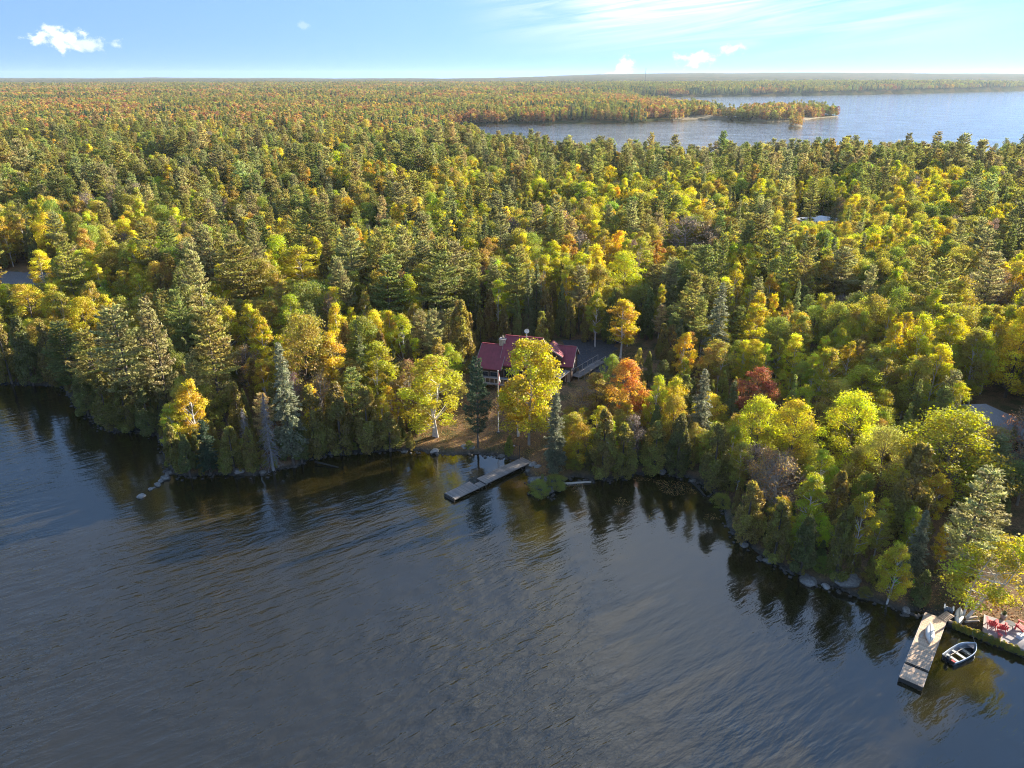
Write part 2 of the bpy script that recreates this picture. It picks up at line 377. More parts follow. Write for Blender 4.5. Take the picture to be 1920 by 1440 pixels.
def build_terrain():
    ys = list(np.arange(28, 135, 0.6)); 
    while ys[-1] < 9200: ys.append(ys[-1]*1.0 + max(0.6, (ys[-1]-100)*0.02))
    ys = np.array(ys); us = np.linspace(-1.35, 1.35, 460)
    Y, U = np.meshgrid(ys, us, indexing='ij'); X = U*(Y*0.75+25)
    Z = ground_z(X, Y)
    nr, nc = X.shape
    idx = np.arange(nr*nc).reshape(nr, nc)
    q = np.stack([idx[:-1,:-1], idx[:-1,1:], idx[1:,1:], idx[1:,:-1]], -1).reshape(-1,4)
    ymid = (Y[:-1,:-1] + Y[1:,1:]).ravel()/2
    me = np_mesh('ground', np.stack([X,Y,Z],-1).reshape(-1,3), q, [M_GROUND, M_HILL], (ymid > 640).astype(int), smooth=np.ones(len(q), bool))
    o = link('ground', me); tag(o, 'leaf-littered shore and wooded land reaching the horizon', 'ground', kind='structure')
    # the lake: fine sheet near the shore (carries how sheltered the water is), wide sheet beyond
    xs = np.concatenate([[-9800,-2500,-600,-260], np.arange(-180,181,2.5), [260,600,2500,9800]]); ys2 = np.concatenate([[-2500,-300,-40], np.arange(0,131,2.5), [180,300,700,2500,9500]])
    X, Y = np.meshgrid(xs, ys2, indexing='ij'); idx = np.arange(X.size).reshape(X.shape)
    q = np.stack([idx[:-1,:-1], idx[1:,:-1], idx[1:,1:], idx[:-1,1:]], -1).reshape(-1,4)
    me = np_mesh('lake', np.stack([X,Y,X*0],-1).reshape(-1,3), q, [M_WATER])
    d_ = np.maximum(poly_sd(X, Y, front_poly), 0); opn = np.where(Y > 140, 1.0, 0.10 + 0.90*sstep(2, 34, d_ + 10*(vnoise(X,Y,16,51)-0.5)))
    at_ = me.attributes.new('open','FLOAT','POINT'); at_.data.foreach_set('value', opn.astype(np.float32).ravel())
    w = link('lake', me); tag(w, 'dark rippled lake water in front of and behind the woods', 'lake', kind='structure')
build_terrain()
# ------------------------------------------------------------------ trees: shapes
class Geo:
    """quads gathered as numpy arrays"""
    def __init__(s): s.v = []; s.q = []; s.n = 0; s.lv = []; s.cv = []
    def add(s, v, q, lv=None, cv=None):
        v = np.asarray(v, dtype=np.float32); q = np.asarray(q, dtype=np.int64)
        s.v.append(v); s.q.append(q + s.n); s.n += len(v)
        s.lv.append(np.zeros(len(q)) if lv is None else lv); s.cv.append(np.zeros(len(q)) if cv is None else cv)
    def tube(s, pts, rad, n=6):
        pts = np.asarray(pts, dtype=np.float64); m = len(pts)
        d = np.gradient(pts, axis=0); d /= np.linalg.norm(d, axis=1)[:,None]+1e-9
        ref = np.where(np.abs(d[:,2:3]) < 0.9, np.array([[0,0,1.0]]), np.array([[1.0,0,0]]))
        r = np.cross(d, ref); r /= np.linalg.norm(r, axis=1)[:,None]+1e-9; u = np.cross(r, d)
        a = np.arange(n)*2*np.pi/n
        ring = pts[:,None,:] + np.asarray(rad)[:,None,None]*(r[:,None,:]*np.cos(a)[None,:,None] + u[:,None,:]*np.sin(a)[None,:,None])
        i = np.arange(m-1)[:,None]*n; k = np.arange(n)[None,:]; k2 = (k+1) % n
        q = np.stack([i+k, i+k2, i+n+k2, i+n+k], -1).reshape(-1,4)
        s.add(ring.reshape(-1,3), q)
    def leaves(s, c, nrm, size, aspect, rng, cv, axis=None):
        """leaf-sized quads (kite shaped) at c facing nrm; axis = long direction if given"""
        n = len(c); nrm = nrm/(np.linalg.norm(nrm,axis=1)[:,None]+1e-9)
        if axis is None: axis = rng.normal(size=(n,3))
        t = axis - nrm*np.sum(axis*nrm,1)[:,None]; t /= np.linalg.norm(t,axis=1)[:,None]+1e-9
        b = np.cross(nrm, t); sz = np.asarray(size)
        if sz.ndim == 0: sz = np.full(n, float(sz))
        sz = sz*rng.uniform(0.65,1.35,n); t = t*(sz*0.5)[:,None]; b = b*(sz*0.5*aspect)[:,None]
        v = np.stack([c-t, c+b-t*0.1, c+t, c-b-t*0.1], 1).reshape(-1,3)
        q = np.arange(n*4).reshape(n,4)
        s.add(v, q, rng.uniform(-1,1,n), cv)
    def mesh(s, name, mats, extra=None):
        v = np.concatenate(s.v); q = np.concatenate(s.q); lv = np.concatenate(s.lv); cv = np.concatenate(s.cv); mi = np.zeros(len(q), int)
        if extra is not None:
            v2 = np.concatenate(extra.v); q2 = np.concatenate(extra.q)+len(v); v = np.concatenate([v,v2]); q = np.concatenate([q,q2])
            lv = np.concatenate([lv, np.zeros(len(q2))]); cv = np.concatenate([cv, np.zeros(len(q2))]); mi = np.concatenate([mi, np.ones(len(q2), int)])
        return np_mesh(name, v, q, mats, mi, {'lv': lv, 'cv': cv})
def unit(rng, n):
    d = rng.normal(size=(n,3)); return d/np.linalg.norm(d,axis=1)[:,None]
def curve(a, b, sag, n=5):
    a, b = np.asarray(a,float), np.asarray(b,float); t = np.linspace(0,1,n)[:,None]
    return a + (b-a)*t + np.array([0,0,1.0])*sag*4*t*(1-t)

def broadleaf(seed, H, R, base, clumps, leaves, ls, stems=1, bare=False, lean=0.0, crad=(0.75,1.35), tr=0.16, full=0.7):
    """maple / oak / birch / poplar: clumped crown on limbs"""
    rng = np.random.default_rng(seed); C = Geo(); T = Geo()
    Hc = H*(1-base); z0 = H*base
    # clump centres: egg-shaped crown, thick towards the outside, uneven outline
    u = unit(rng, clumps); rr = rng.uniform(0.35, 1.0, clumps)**0.5
    zt = (np.arange(clumps)+rng.random(clumps))/clumps; aa = rng.uniform(0,6.283,clumps)
    prof = np.clip(np.sin(np.pi*np.clip(zt*0.82+0.16,0,1))**full, 0.2, 1)
    cen = np.stack([np.cos(aa)*rr*R*prof*0.95, np.sin(aa)*rr*R*prof*0.95, z0 + zt*Hc*0.95], -1)
    lob = 1 + 0.30*np.sin(np.arctan2(cen[:,1],cen[:,0])*3+seed+zt*4) ; cen[:,:2] *= lob[:,None]
    cen[:,0] += lean*(cen[:,2]/H)**1.5
    rad = rng.uniform(*crad, clumps)*(R/3.0)**0.5
    nl = np.maximum(6, (leaves*rad**2/np.sum(rad**2)).astype(int)); cid = np.repeat(np.arange(clumps), nl); n = len(cid)
    d = unit(rng, n); d[:,2] = np.where(rng.random(n) < 0.6, np.abs(d[:,2]), d[:,2]); 
    r = rng.uniform(0.25, 1.0, n)**0.45; r = np.where(rng.random(n) < 0.14, rng.uniform(1.0,1.55,n), r)     # loose fringe
    pos = cen[cid] + d*(rad[cid]*r)[:,None]*np.array([1,1,0.72])
    pos[:,2] -= 0.12*rng.random(n)
    nrm = d*0.7 + rng.normal(size=(n,3))*0.55 + np.array([0,0,0.35])
    ccv = rng.uniform(-1,1,clumps)
    thin = np.where(rng.random(clumps) < 0.16, 0.25, 1.0)[cid] > rng.random(n); pos, nrm, cid, n = pos[thin], nrm[thin], cid[thin], int(thin.sum())   # thin places where limbs show
    C.leaves(pos, nrm, ls, 0.75, rng, ccv[cid])
    # stems and limbs
    foot = [np.array([rng.uniform(-.25,.25)*(stems>1), rng.uniform(-.25,.25)*(stems>1), -0.6]) for _ in range(stems)]
    tops = []
    for k in range(stems):
        a = 2*math.pi*k/max(stems,1)+seed; off = 0.0 if stems == 1 else R*0.38
        top = np.array([math.cos(a)*off + lean*0.75, math.sin(a)*off, H*0.86*rng.uniform(0.9,1.0)])
        mid1 = foot[k] + (top-foot[k])*np.array([0.35,0.35,0.4]) + np.array([rng.normal()*0.15, rng.normal()*0.15, 0])
        pts = [foot[k], foot[k]+(mid1-foot[k])*0.5, mid1, mid1+(top-mid1)*0.5+np.array([rng.normal()*0.2, rng.normal()*0.2, 0]), top]
        r0 = tr*(0.8 if stems > 1 else 1.0)*H/12
        T.tube(pts, [r0*1.35, r0, r0*0.8, r0*0.5, r0*0.12], 7); tops.append(np.array(pts))
    order = rng.permutation(clumps)
    for c in order[:min(clumps, 30 if not bare else clumps)]:
        st = tops[rng.integers(stems)]; zc = cen[c,2]; zs = max(z0*0.85, zc - rng.uniform(1.0, 2.6))
        tt = np.interp(zs, st[:,2], np.arange(len(st))); i = int(min(tt, len(st)-2)); a = st[i]+(st[i+1]-st[i])*(tt-i)
        T.tube(curve(a, cen[c], -0.12, 4), [0.05*H/12+0.012, 0.04, 0.028, 0.01], 4)
        if bare:
            for _ in range(7):
                e = cen[c] + unit(rng,1)[0]*rad[c]*np.array([1,1,0.8])*1.15 + np.array([0,0,0.35])
                T.tube(curve(a+(cen[c]-a)*rng.uniform(0.5,1), e, 0.05, 3), [0.022, 0.015, 0.006], 3)
    return C, T

def pine(seed, H, R, base, n_quads, qs, irregular=0.35, gap=0.8):
    """white pine: open whorls of level, plumed branches"""
    rng = np.random.default_rng(seed); C = Geo(); T = Geo()
    bend = rng.normal(size=2)*0.25
    T.tube([(bend[0]*math.sin(t*3), bend[1]*math.sin(t*3), -0.6 + t*(H+0.4)) for t in np.linspace(0,1,8)], np.linspace(0.21,0.02,8)*H/16, 7)
    zs = []; z = H*base
    while z < H*0.97: zs.append(z); z += gap*rng.uniform(0.7,1.25)*(0.65+0.35*(1-z/H)*1.4)
    br = []
    for z in zs:
        t = (z-H*base)/(H*(1-base)); L0 = R*(0.30+0.95*min(t/0.22,1)*1.0 - 0.30*min(t/0.22,1))*(1-t)**0.62 + 0.25
        nb = rng.integers(4,7); a0 = rng.uniform(0,6.28)
        for k in range(nb):
            L_ = L0*rng.uniform(1-irregular*1.3, 1+irregular*0.7)
            if rng.random() < 0.12: L_ *= 0.4
            br.append((z, a0+k*6.283/nb+rng.normal()*0.25, L_, t))
    tot = sum(b[2] for b in br); cv = rng.uniform(-1,1,len(br))
    for i, (z, a, L_, t) in enumerate(br):
        up = L_*(0.02 + 0.55*t**2 + 0.10*rng.normal()*0.5); e = np.array([math.cos(a)*L_, math.sin(a)*L_, z+up+0.12*L_])
        o = np.array([0,0,z]); T.tube(curve(o, e, -0.05*L_, 4), np.array([0.05,0.035,0.022,0.008])*H/16+0.004, 4)
        m = max(8, int(n_quads*L_/tot)); s = rng.uniform(0.22,1.0,m)**0.75
        base_p = o + (e-o)*s[:,None] + np.array([0,0,-0.05*L_])*(4*s*(1-s))[:,None]
        side = np.array([-math.sin(a), math.cos(a), 0]); w = (0.10+0.26*L_*np.sin(np.pi*np.clip(s*0.8+0.15,0,1)))*rng.normal(size=m)*0.75
        w = np.round(w/0.42)*0.42*0.6 + w*0.4                       # plumes: foliage gathers on side twigs
        p = base_p + side*w[:,None]; p[:,2] += np.abs(rng.normal(size=m))*0.13 + 0.05 - 0.05*np.abs(w)
        ax = (e-o)/L_*0.8 + side*np.sign(w)[:,None]*0.7 + np.array([0,0,0.55]) + rng.normal(size=(m,3))*0.45
        nr = rng.normal(size=(m,3))*0.6 + np.array([0,0,0.9])
        C.leaves(p, nr, qs, 0.36, rng, np.full(m, cv[i]), axis=ax)
    return C, T

def spruce(seed, H, R, base, n_quads, qs, droop=0.35, ragged=0.25):
    """spruce / fir: narrow spire of drooping whorls"""
    rng = np.random.default_rng(seed); C = Geo(); T = Geo()
    T.tube([(0,0,-0.6),(0.04,0,H*0.4),(0,0.03,H*0.75),(0,0,H)], np.array([0.17,0.12,0.06,0.012])*H/14, 6)
    zs = np.arange(H*base, H*0.985, 0.36); br = []
    for z in zs:
        t = (z-H*base)/(H*(1-base)); L0 = R*(1-t)**0.85*(0.45+0.55*min(1,t/0.15)) + 0.10
        for k in range(rng.integers(5,8)): br.append((z, rng.uniform(0,6.283), L0*rng.uniform(1-ragged*1.6,1+ragged), t))
    tot = sum(b[2] for b in br)
    for z, a, L_, t in br:
        e = np.array([math.cos(a)*L_, math.sin(a)*L_, z - droop*L_*(1-t) + 0.25*L_*t]); o = np.array([0,0,z])
        m = max(4, int(n_quads*L_/tot)); s = rng.uniform(0.08,1,m)**0.7
        p = o + (e-o)*s[:,None] + rng.normal(size=(m,3))*np.array([0.10,0.10,0.07]) + np.array([0,0,0.08*L_])*np.sin(np.pi*s)[:,None]
        side = np.array([-math.sin(a), math.cos(a), 0]); w = rng.normal(size=m)*0.17*L_*(1.1-s); p += side*w[:,None]
        ax = (e-o)/L_ + side*np.sign(w)[:,None]*0.6 + np.array([0,0,-0.15]) + rng.normal(size=(m,3))*0.35
        C.leaves(p, rng.normal(size=(m,3))*0.6+np.array([0,0,0.8]), qs, 0.42, rng, np.full(m, rng.uniform(-1,1)), axis=ax)
    return C, T

def cedar(seed, H, R, n_quads, qs, base=0.04):
    """white cedar: dense, blunt cone of upright sprays"""
    rng = np.random.default_rng(seed); C = Geo(); T = Geo()
    T.tube([(0,0,-0.6),(0.03,0,H*0.5),(0,0,H*0.97)], np.array([0.19,0.11,0.01])*H/10, 6)
    nb = int(70*H/9); t = rng.uniform(0,1,nb)**0.85; a = rng.uniform(0,6.283,nb)
    prof = (1-t)**0.62*(0.72+0.28*np.minimum(1,t/0.2)); rr = R*prof*rng.uniform(0.72,1.08,nb)+0.05
    cen = np.stack([np.cos(a)*rr*0.72, np.sin(a)*rr*0.72, H*(base+(0.97-base)*t)], -1)
    rad = np.clip(R*0.34*(0.5+0.6*prof)*rng.uniform(0.75,1.3,nb), 0.16, None)
    nl = np.maximum(5, (n_quads*rad**1.5/np.sum(rad**1.5)).astype(int)); cid = np.repeat(np.arange(nb), nl); n = len(cid)
    out = np.stack([np.cos(a), np.sin(a), np.full(nb,0.25)], -1)[cid]
    d = unit(rng, n) + out*0.55; d /= np.linalg.norm(d,axis=1)[:,None]
    p = cen[cid] + d*(rad[cid]*rng.uniform(0.5,1,n))[:,None]*np.array([0.85,0.85,1.35])
    p[:,2] = np.maximum(p[:,2], 0.1)
    ax = np.array([0,0,1.0]) + out*0.6 + rng.normal(size=(n,3))*0.4
    C.leaves(p, out*0.7 + rng.normal(size=(n,3))*0.6, qs, 0.55, rng, rng.uniform(-1,1,nb)[cid], axis=ax)
    return C, T

def snag(seed, H, R):
    """dead lichen-grey spruce: bare drooping branches"""
    rng = np.random.default_rng(seed); C = Geo(); T = Geo()
    T.tube([(0,0,-0.5),(0.05,0,H*0.5),(0.0,0.05,H)], np.array([0.16,0.09,0.015]), 6)
    for z in np.arange(H*0.06, H*0.96, 0.17):
        t = z/H; L0 = R*(1-t)**0.8+0.15
        for _ in range(3):
            a = rng.uniform(0,6.283); L_ = L0*rng.uniform(0.5,1.1); e = np.array([math.cos(a)*L_, math.sin(a)*L_, z-0.55*L_*rng.uniform(0.6,1.3)])
            T.tube(curve((0,0,z), e, 0.10*L_, 4), [0.035,0.026,0.018,0.007], 3)
            for _ in range(4):
                s = rng.uniform(0.35,1); q = np.array([0,0,z])+(e-np.array([0,0,z]))*s; f = q+rng.normal(size=3)*np.array([0.25,0.25,0.1])+np.array([0,0,-0.28])
                T.tube([q,(q+f)/2+np.array([0,0,0.03]),f],[0.018,0.014,0.005],3)
    n = 500; z = rng.uniform(0.3,1,n)*H; a = rng.uniform(0,6.283,n); r = R*(1-z/H)**0.8*rng.uniform(0,0.9,n)
    C.leaves(np.stack([np.cos(a)*r, np.sin(a)*r, z-0.4*r],-1), rng.normal(size=(n,3)), 0.2, 0.4, rng, rng.uniform(-1,1,n))
    return C, T

SHAPES = {}     # key -> dict(crown mesh, trunk mesh, joined mesh, H, R)
def shape(key, gen, H, R, leafm, barkm, joined=True, split=True):
    C, T = gen
    d = dict(H=H, R=R)
    if split: d['crown'] = C.mesh('crown', [leafm]); d['trunk'] = T.mesh('trunk', [barkm])
    if joined: d['joined'] = C.mesh('tree_'+key, [leafm, barkm], T)
    SHAPES[key] = d
NQ = 16000
for i in range(4): shape('maple%d'%i, broadleaf(10+i, 12, [3.0,3.5,2.7,3.9][i], [0.12,0.1,0.16,0.1][i], [90,120,80,140][i], NQ, 0.185, crad=(0.5,1.1)), 12, [3.0,3.5,2.7,3.9][i], M_LEAF, M_BARK)
for i in range(4): shape('birch%d'%i, broadleaf(30+i, 12, [2.1,1.8,2.4,1.6][i], [0.16,0.30,0.14,0.24][i], [80,60,95,60][i], 14000, 0.175, stems=[1,1,3,1][i], crad=(0.45,0.95), tr=0.12), 12, [2.1,1.8,2.4,1.6][i], M_LEAF, M_BIRCH)
for i in range(2): shape('bare%d'%i, broadleaf(50+i, 11, [2.7,2.3][i], 0.2, 40, [1500,2600][i], 0.22, bare=True), 11, [2.7,2.3][i], M_LEAF, M_PALEBARK)
for i in range(4): shape('pine%d'%i, pine(60+i, 16, [3.0,3.5,2.6,3.3][i], [0.22,0.34,0.18,0.42][i], 9500, 0.36, [0.3,0.45,0.25,0.4][i]), 16, [3.0,3.5,2.6,3.3][i], M_NEEDLE, M_BARK)
for i in range(3): shape('spruce%d'%i, spruce(70+i, 14, [1.7,2.0,1.4][i], [0.06,0.1,0.05][i], 8500, 0.30), 14, [1.7,2.0,1.4][i], M_NEEDLE, M_BARK)
for i in range(4): shape('cedar%d'%i, cedar(80+i, 9, [1.6,1.9,1.35,1.75][i], 9000, 0.24), 9, [1.6,1.9,1.35,1.75][i], M_NEEDLE, M_BARK)
shape('snag0', snag(90, 11, 1.7), 11, 1.7, M_NEEDLE, M_DEAD); shape('snag1', snag(91, 9, 1.3), 9, 1.3, M_NEEDLE, M_DEAD)
shape('leanbirch', broadleaf(97, 11, 3.0, 0.30, 70, 10000, 0.20, stems=3, lean=3.2, crad=(0.5,1.0), tr=0.13), 11, 3.0, M_LEAF, M_BIRCH)
shape('goldtree', broadleaf(98, 12, 2.5, 0.2, 150, 17000, 0.20, crad=(0.45,0.95), tr=0.12, full=0.45), 12, 2.5, M_LEAF, M_PALEBARK, joined=False)
# coarse shapes for the woods far off
for i in range(2): shape('fmaple%d'%i, broadleaf(110+i, 12, [3.2,3.7][i], 0.12, 26, 620, 0.85, crad=(0.9,1.5)), 12, 3.4, M_LEAF, M_BARK, split=False)
shape('fpine0', pine(120, 16, 3.0, 0.15, 650, 1.15, gap=1.5), 16, 3.0, M_NEEDLE, M_BARK, split=False)
shape('fpine1', pine(121, 16, 3.3, 0.28, 650, 1.15, 0.5, gap=1.6), 16, 3.3, M_NEEDLE, M_BARK, split=False)
shape('fspruce0', spruce(122, 14, 1.9, 0.04, 560, 1.0), 14, 1.9, M_NEEDLE, M_BARK, split=False)
shape('fcedar0', cedar(123, 9, 1.8, 480, 0.8), 9, 1.8, M_NEEDLE, M_BARK, split=False)

# colours of the foliage (linear albedo)
TONE = {
 'pine': (0.27,0.29,0.075), 'pine2': (0.37,0.335,0.085), 'pinepale': (0.4,0.37,0.15), 'pinedark': (0.07,0.12,0.06),
 'spruce': (0.21,0.24,0.09), 'silver': (0.24,0.25,0.15), 'cedar': (0.28,0.24,0.05), 'cedar2': (0.33,0.27,0.055), 'cedar3': (0.19,0.2,0.05),
 'green': (0.29,0.31,0.045), 'olive': (0.42,0.35,0.055), 'lime': (0.5,0.48,0.035), 'yellow': (0.58,0.5,0.035), 'gold': (0.6,0.47,0.035),
 'tan': (0.38,0.25,0.09), 'orange': (0.62,0.35,0.06), 'rust': (0.42,0.15,0.045), 'red': (0.46,0.16,0.07), 'grey': (0.25,0.19,0.14), 'paleyel': (0.50,0.42,0.10),
 'russet': (0.4,0.215,0.06), 'brownred': (0.31,0.155,0.06), 'ochre': (0.44,0.29,0.06), 'farlime': (0.34,0.30,0.045), 'farolive': (0.3,0.26,0.05)}
KINDS = [  # (source name, shape, tone) for the woods nobody could count
 ('pine',s,t) for s in ('pine0','pine1','pine2','pine3') for t in ('pine','pine2','pinepale')] + [
 ('spruce',s,t) for s in ('spruce0','spruce1') for t in ('spruce','pine')] + [
 ('cedar',s,t) for s in ('cedar0','cedar1','cedar2') for t in ('cedar','cedar2','cedar3')] + [
 ('green',s,t) for s in ('maple0','maple1','maple2','maple3') for t in ('green','olive')] + [
 ('yellow',s,t) for s in ('maple0','maple1','birch0','birch1','birch2','birch3') for t in ('lime','yellow','olive')] + [
 ('birch',s,t) for s in ('birch0','birch1','birch3') for t in ('olive','yellow','lime','gold')] + [
 ('orange',s,t) for s in ('maple0','maple2') for t in ('russet','ochre','tan')] + [
 ('bare',s,t) for s in ('bare0','bare1') for t in ('grey','tan')] + [
 ('fpine',s,t) for s in ('fpine0','fpine1') for t in ('pine','pine2')] + [('fspruce','fspruce0','spruce'),('fspruce','fspruce0','pinedark')] + [
 ('fcedar','fcedar0','cedar'),('fcedar','fcedar0','cedar2')] + [
 ('fgreen',s,t) for s in ('fmaple0','fmaple1') for t in ('green','farolive')] + [
 ('fyellow',s,t) for s in ('fmaple0','fmaple1') for t in ('farlime','ochre')] + [
 ('forange',s,t) for s in ('fmaple0','fmaple1') for t in ('russet','brownred','ochre','tan')]
SRC = bpy.data.collections.new('tree_sources')       # never linked to the scene: only read by the woods
KIDX = {}; SIDX = {s: i for i, s in enumerate([k for k in SHAPES if 'joined' in SHAPES[k]])}
for s, i in SIDX.items(): SRC.objects.link(bpy.data.objects.new('src_%03d' % i, SHAPES[s]['joined']))
for i, (k, s, t) in enumerate(KINDS): KIDX.setdefault(k, []).append(i)

# ------------------------------------------------------------------ where trees stand
rng = np.random.default_rng(2024)
def pxpoly(pts, z): return [P(x, y, z)[:2] for x, y in pts]
CLEAR = [pxpoly([(770,846),(795,795),(850,770),(905,748),(930,735),(1000,735),(1040,760),(1045,830),(1060,870),(1045,900),(990,885),(975,866),(940,858),(900,851),(837,853)], 1.5),   # lawn
         [(-8.0,103.5),(9,103),(15,108),(25.5,116),(24,127),(12,128),(-7,123.5),(-8.5,112)],                                            # house, forecourt and drive
         pxpoly([(1640,1100),(1720,1075),(1790,1085),(1860,1120),(1930,1130),(2010,1180),(2010,1260),(1925,1225),(1800,1175),(1730,1152)], 0.8),
         pxpoly([(-60,505),(135,502),(140,536),(-60,540)], 4.5),
         pxpoly([(1745,770),(1930,745),(2010,800),(1990,850),(1860,850),(1780,815)], 4.0),
         pxpoly([(1490,418),(1580,418),(1585,440),(1480,440)], 5.5)]
CLEAR.append([(48,58),(54,56),(112,92),(112,106),(52,67)])      # open bank beyond the frame lets the evening sun reach the dock
def clear_of(x, y, margin=0.0):
    ok = np.ones(np.shape(x), bool)
    for p in CLEAR: ok &= poly_sd(x, y, p) < -margin
    return ok
# zones of colour: centre (pixel at canopy height), radius (m), weights (pine, spruce, cedar, green, yellow, birch, orange, bare)
ZONES = [((780,365),16,(.3,.1,.05,.6,4.5,1,.1,.1)), ((1110,360),14,(.3,.1,.1,.6,3.5,1,.1,.1)), ((1240,385),17,(.2,.1,.1,.5,4.5,1.5,.3,.3)), ((1290,430),8,(.1,.1,.2,.2,.2,.2,.3,3)),
 ((1440,470),12,(.2,.1,.2,.4,4,1.5,.1,.3)), ((1560,430),16,(.2,.1,.1,1.2,4,.8,.1,.1)), ((1700,430),22,(.1,.05,.1,3,3.5,.8,.1,.1)), ((1700,350),20,(.6,.1,.1,.8,3.5,1,.6,.2)),
 ((1620,700),12,(.1,.1,.3,1.5,3,1,.3,.4)), ((1800,620),14,(.1,.1,.4,1.8,3,1.4,.2,.5)), ((1500,620),10,(.2,.1,.5,.8,2.2,1.8,.1,.8)), ((1560,820),9,(.05,.05,.3,1.2,3.5,1,.1,.3)),
 ((300,215),55,(.2,.2,.1,.6,.5,.3,3.5,.5)), ((520,225),60,(.2,.1,.1,.8,.8,.3,3.2,.6)), ((130,265),45,(2,.2,.2,1.4,.5,.3,1.2,.2)), ((400,300),40,(2.4,.1,.3,1.2,.6,.4,.6,.3)),
 ((150,520),12,(.3,.2,.3,.6,2.4,2.0,.1,.2)), ((300,440),18,(1.2,.2,.6,.8,.8,1.2,.2,1.2)), ((560,480),13,(.8,.2,.6,.5,2.2,1.8,.1,.2)), ((250,620),12,(3.5,.6,.8,.2,.2,.4,0,.1)),
 ((420,560),12,(3,.5,.8,.3,.5,.6,0,.3)), ((640,640),14,(.3,.7,4,.3,.4,.6,0,.5)), ((960,560),12,(.6,.8,4,.1,.1,.2,0,.1)), ((1130,560),10,(.6,.6,4,.2,.3,.5,0,.2)), ((800,520),12,(3,.6,.8,.3,.5,.5,.1,.3)),
 ((1300,520),14,(2.4,.6,1,.5,.8,.6,.1,.5)), ((1250,640),9,(.1,.1,.6,.4,1.2,1.6,.2,1.2)), ((1000,420),22,(1.6,.4,.8,.8,.8,.7,.1,.6)), ((640,400),22,(2.4,.3,.6,1,.8,.6,.2,.3)), ((930,300),60,(2.4,.2,.2,1.2,1.2,.4,.5,.1)),
 ((1300,310),50,(3.4,.2,.2,1.4,1,.3,.25,.1)), ((1650,310),50,(3.0,.2,.2,1.4,1.2,.4,.3,.2)), ((1880,300),40,(3.4,.3,.2,1,.8,.4,.4,.3)), ((60,350),35,(3.4,.2,.3,1.4,.6,.4,.5,.1)), ((1180,640),8,(.1,.2,2.5,.3,.6,1,.2,.4)),
 ((1200,860),8,(0,.4,4.5,.1,.2,.3,0,.1)), ((1450,980),9,(0,.3,4.5,.2,.2,.4,0,.1)), ((600,800),12,(.1,.8,4.5,.1,.1,.2,0,.1)), ((60,650),12,(.6,.5,4,.2,.3,.4,0,.1)), ((230,760),8,(.6,.5,4,.2,.2,.4,0,.1))]
ZC = np.array([P(z[0][0], z[0][1], 14)[:2] for z in ZONES]); ZR = np.array([z[1] for z in ZONES]); ZW = np.array([z[2] for z in ZONES], float); ZW[:,0] *= 0.72; ZW[:,4] *= 1.15
BASE_W = np.array([0.7,.5,1.0,1.0,1.1,1.3,.06,.35])
FAR_W = np.array([0.9,.7,.2,1.2,.6,.0,3.8,.0])
CLS = ['pine','spruce','cedar','green','yellow','birch','orange','bare']
HSC = {'pine':(0.78,1.12),'spruce':(0.65,1.1),'cedar':(0.75,1.25),'green':(0.75,1.12),'yellow':(0.75,1.1),'birch':(0.7,1.08),'orange':(0.65,1.0),'bare':(0.75,1.05)}
def pick_class(x, y, rng):
    w = np.tile(BASE_W, (len(x),1))
    d2 = ((x[:,None]-ZC[None,:,0])**2 + (y[:,None]-ZC[None,:,1])**2)/(ZR[None,:]**2)
    k = np.exp(-d2*0.9); w = w*np.clip(1-k.sum(1),0.12,1)[:,None] + k@ZW
    far = sstep(430, 620, y)[:,None]; w = w*(1-far) + FAR_W*far; dk_ = (sstep(1700,2100,y)*sstep(0,300,x))[:,None]; w = w*(1-dk_) + np.array([1.6,2.2,.3,.7,.15,0,.5,0])*dk_
    band = vnoise(x, y*0.35, 120, 21); n2 = vnoise(x, y, 26, 22)
    w[:,0] *= 0.35+1.5*n2; w[:,1] *= 0.4+1.3*band; w[:,4] *= 0.3+1.5*(1-n2); w[:,6] *= (0.25+1.7*(1-band))*(0.12+0.88*sstep(230,420,y))
    w /= w.sum(1)[:,None]; c = np.cumsum(w,1); r = rng.random(len(x))
    cell = np.where(y > 900, 85.0, np.where(y > 500, 45.0, 11.0)); cx = np.floor((x + 9*vnoise(x,y,8,61))/cell); cy_ = np.floor((y + 9*vnoise(x,y,8,62))/cell)
    hsh = np.sin(cx*91.7 + cy_*47.3)*43758.5453; hsh -= np.floor(hsh); r = np.where(rng.random(len(x)) < 0.55, hsh, r)
    return (r[:,None] > c).sum(1).clip(0,7)
def jitter_grid(x0, x1, y0, y1, s, rng):
    gx, gy = np.meshgrid(np.arange(x0,x1,s), np.arange(y0,y1,s)); gx = gx + (np.arange(gx.shape[0])%2)[:,None]*s*0.5
    return (gx + rng.uniform(-.38,.38,gx.shape)*s).ravel(), (gy + rng.uniform(-.38,.38,gy.shape)*s).ravel()

# --- trees one can pick out in the photograph: (kind, shape, tone, base px or None, top px, crown width px, label)
HERO = []
def hero(name, shp, tone, top, base=None, h=None, w=None, label=None, rz=None): HERO.append((name, shp, tone, top, base, h, w, label, rz))
hero('birch_tree','birch2','yellow',(790,664),(815,818),w=118,label='bright yellow birch with several white stems at the left edge of the lawn')
hero('pine_tree','pine2','pinedark',(890,668),(896,838),w=66,label='dark green young pine standing alone on the lawn left of the flagpole')
hero('maple_tree','goldtree','yellow',(978,636),(992,834),w=112,label='tall golden yellow tree hiding the middle of the red roof')
hero('poplar_tree','birch1','gold',(955,705),(972,818),w=70,label='lower golden tree just behind the tall yellow tree at the lawn')
hero('spruce_tree','spruce2','silver',(1046,735),(1040,888),w=52,label='slim blue-grey spruce at the rocky point right of the small dock')
hero('maple_tree','maple2','orange',(1148,674),(1170,800),w=84,label='bright orange maple to the right of the red-roofed cabin')
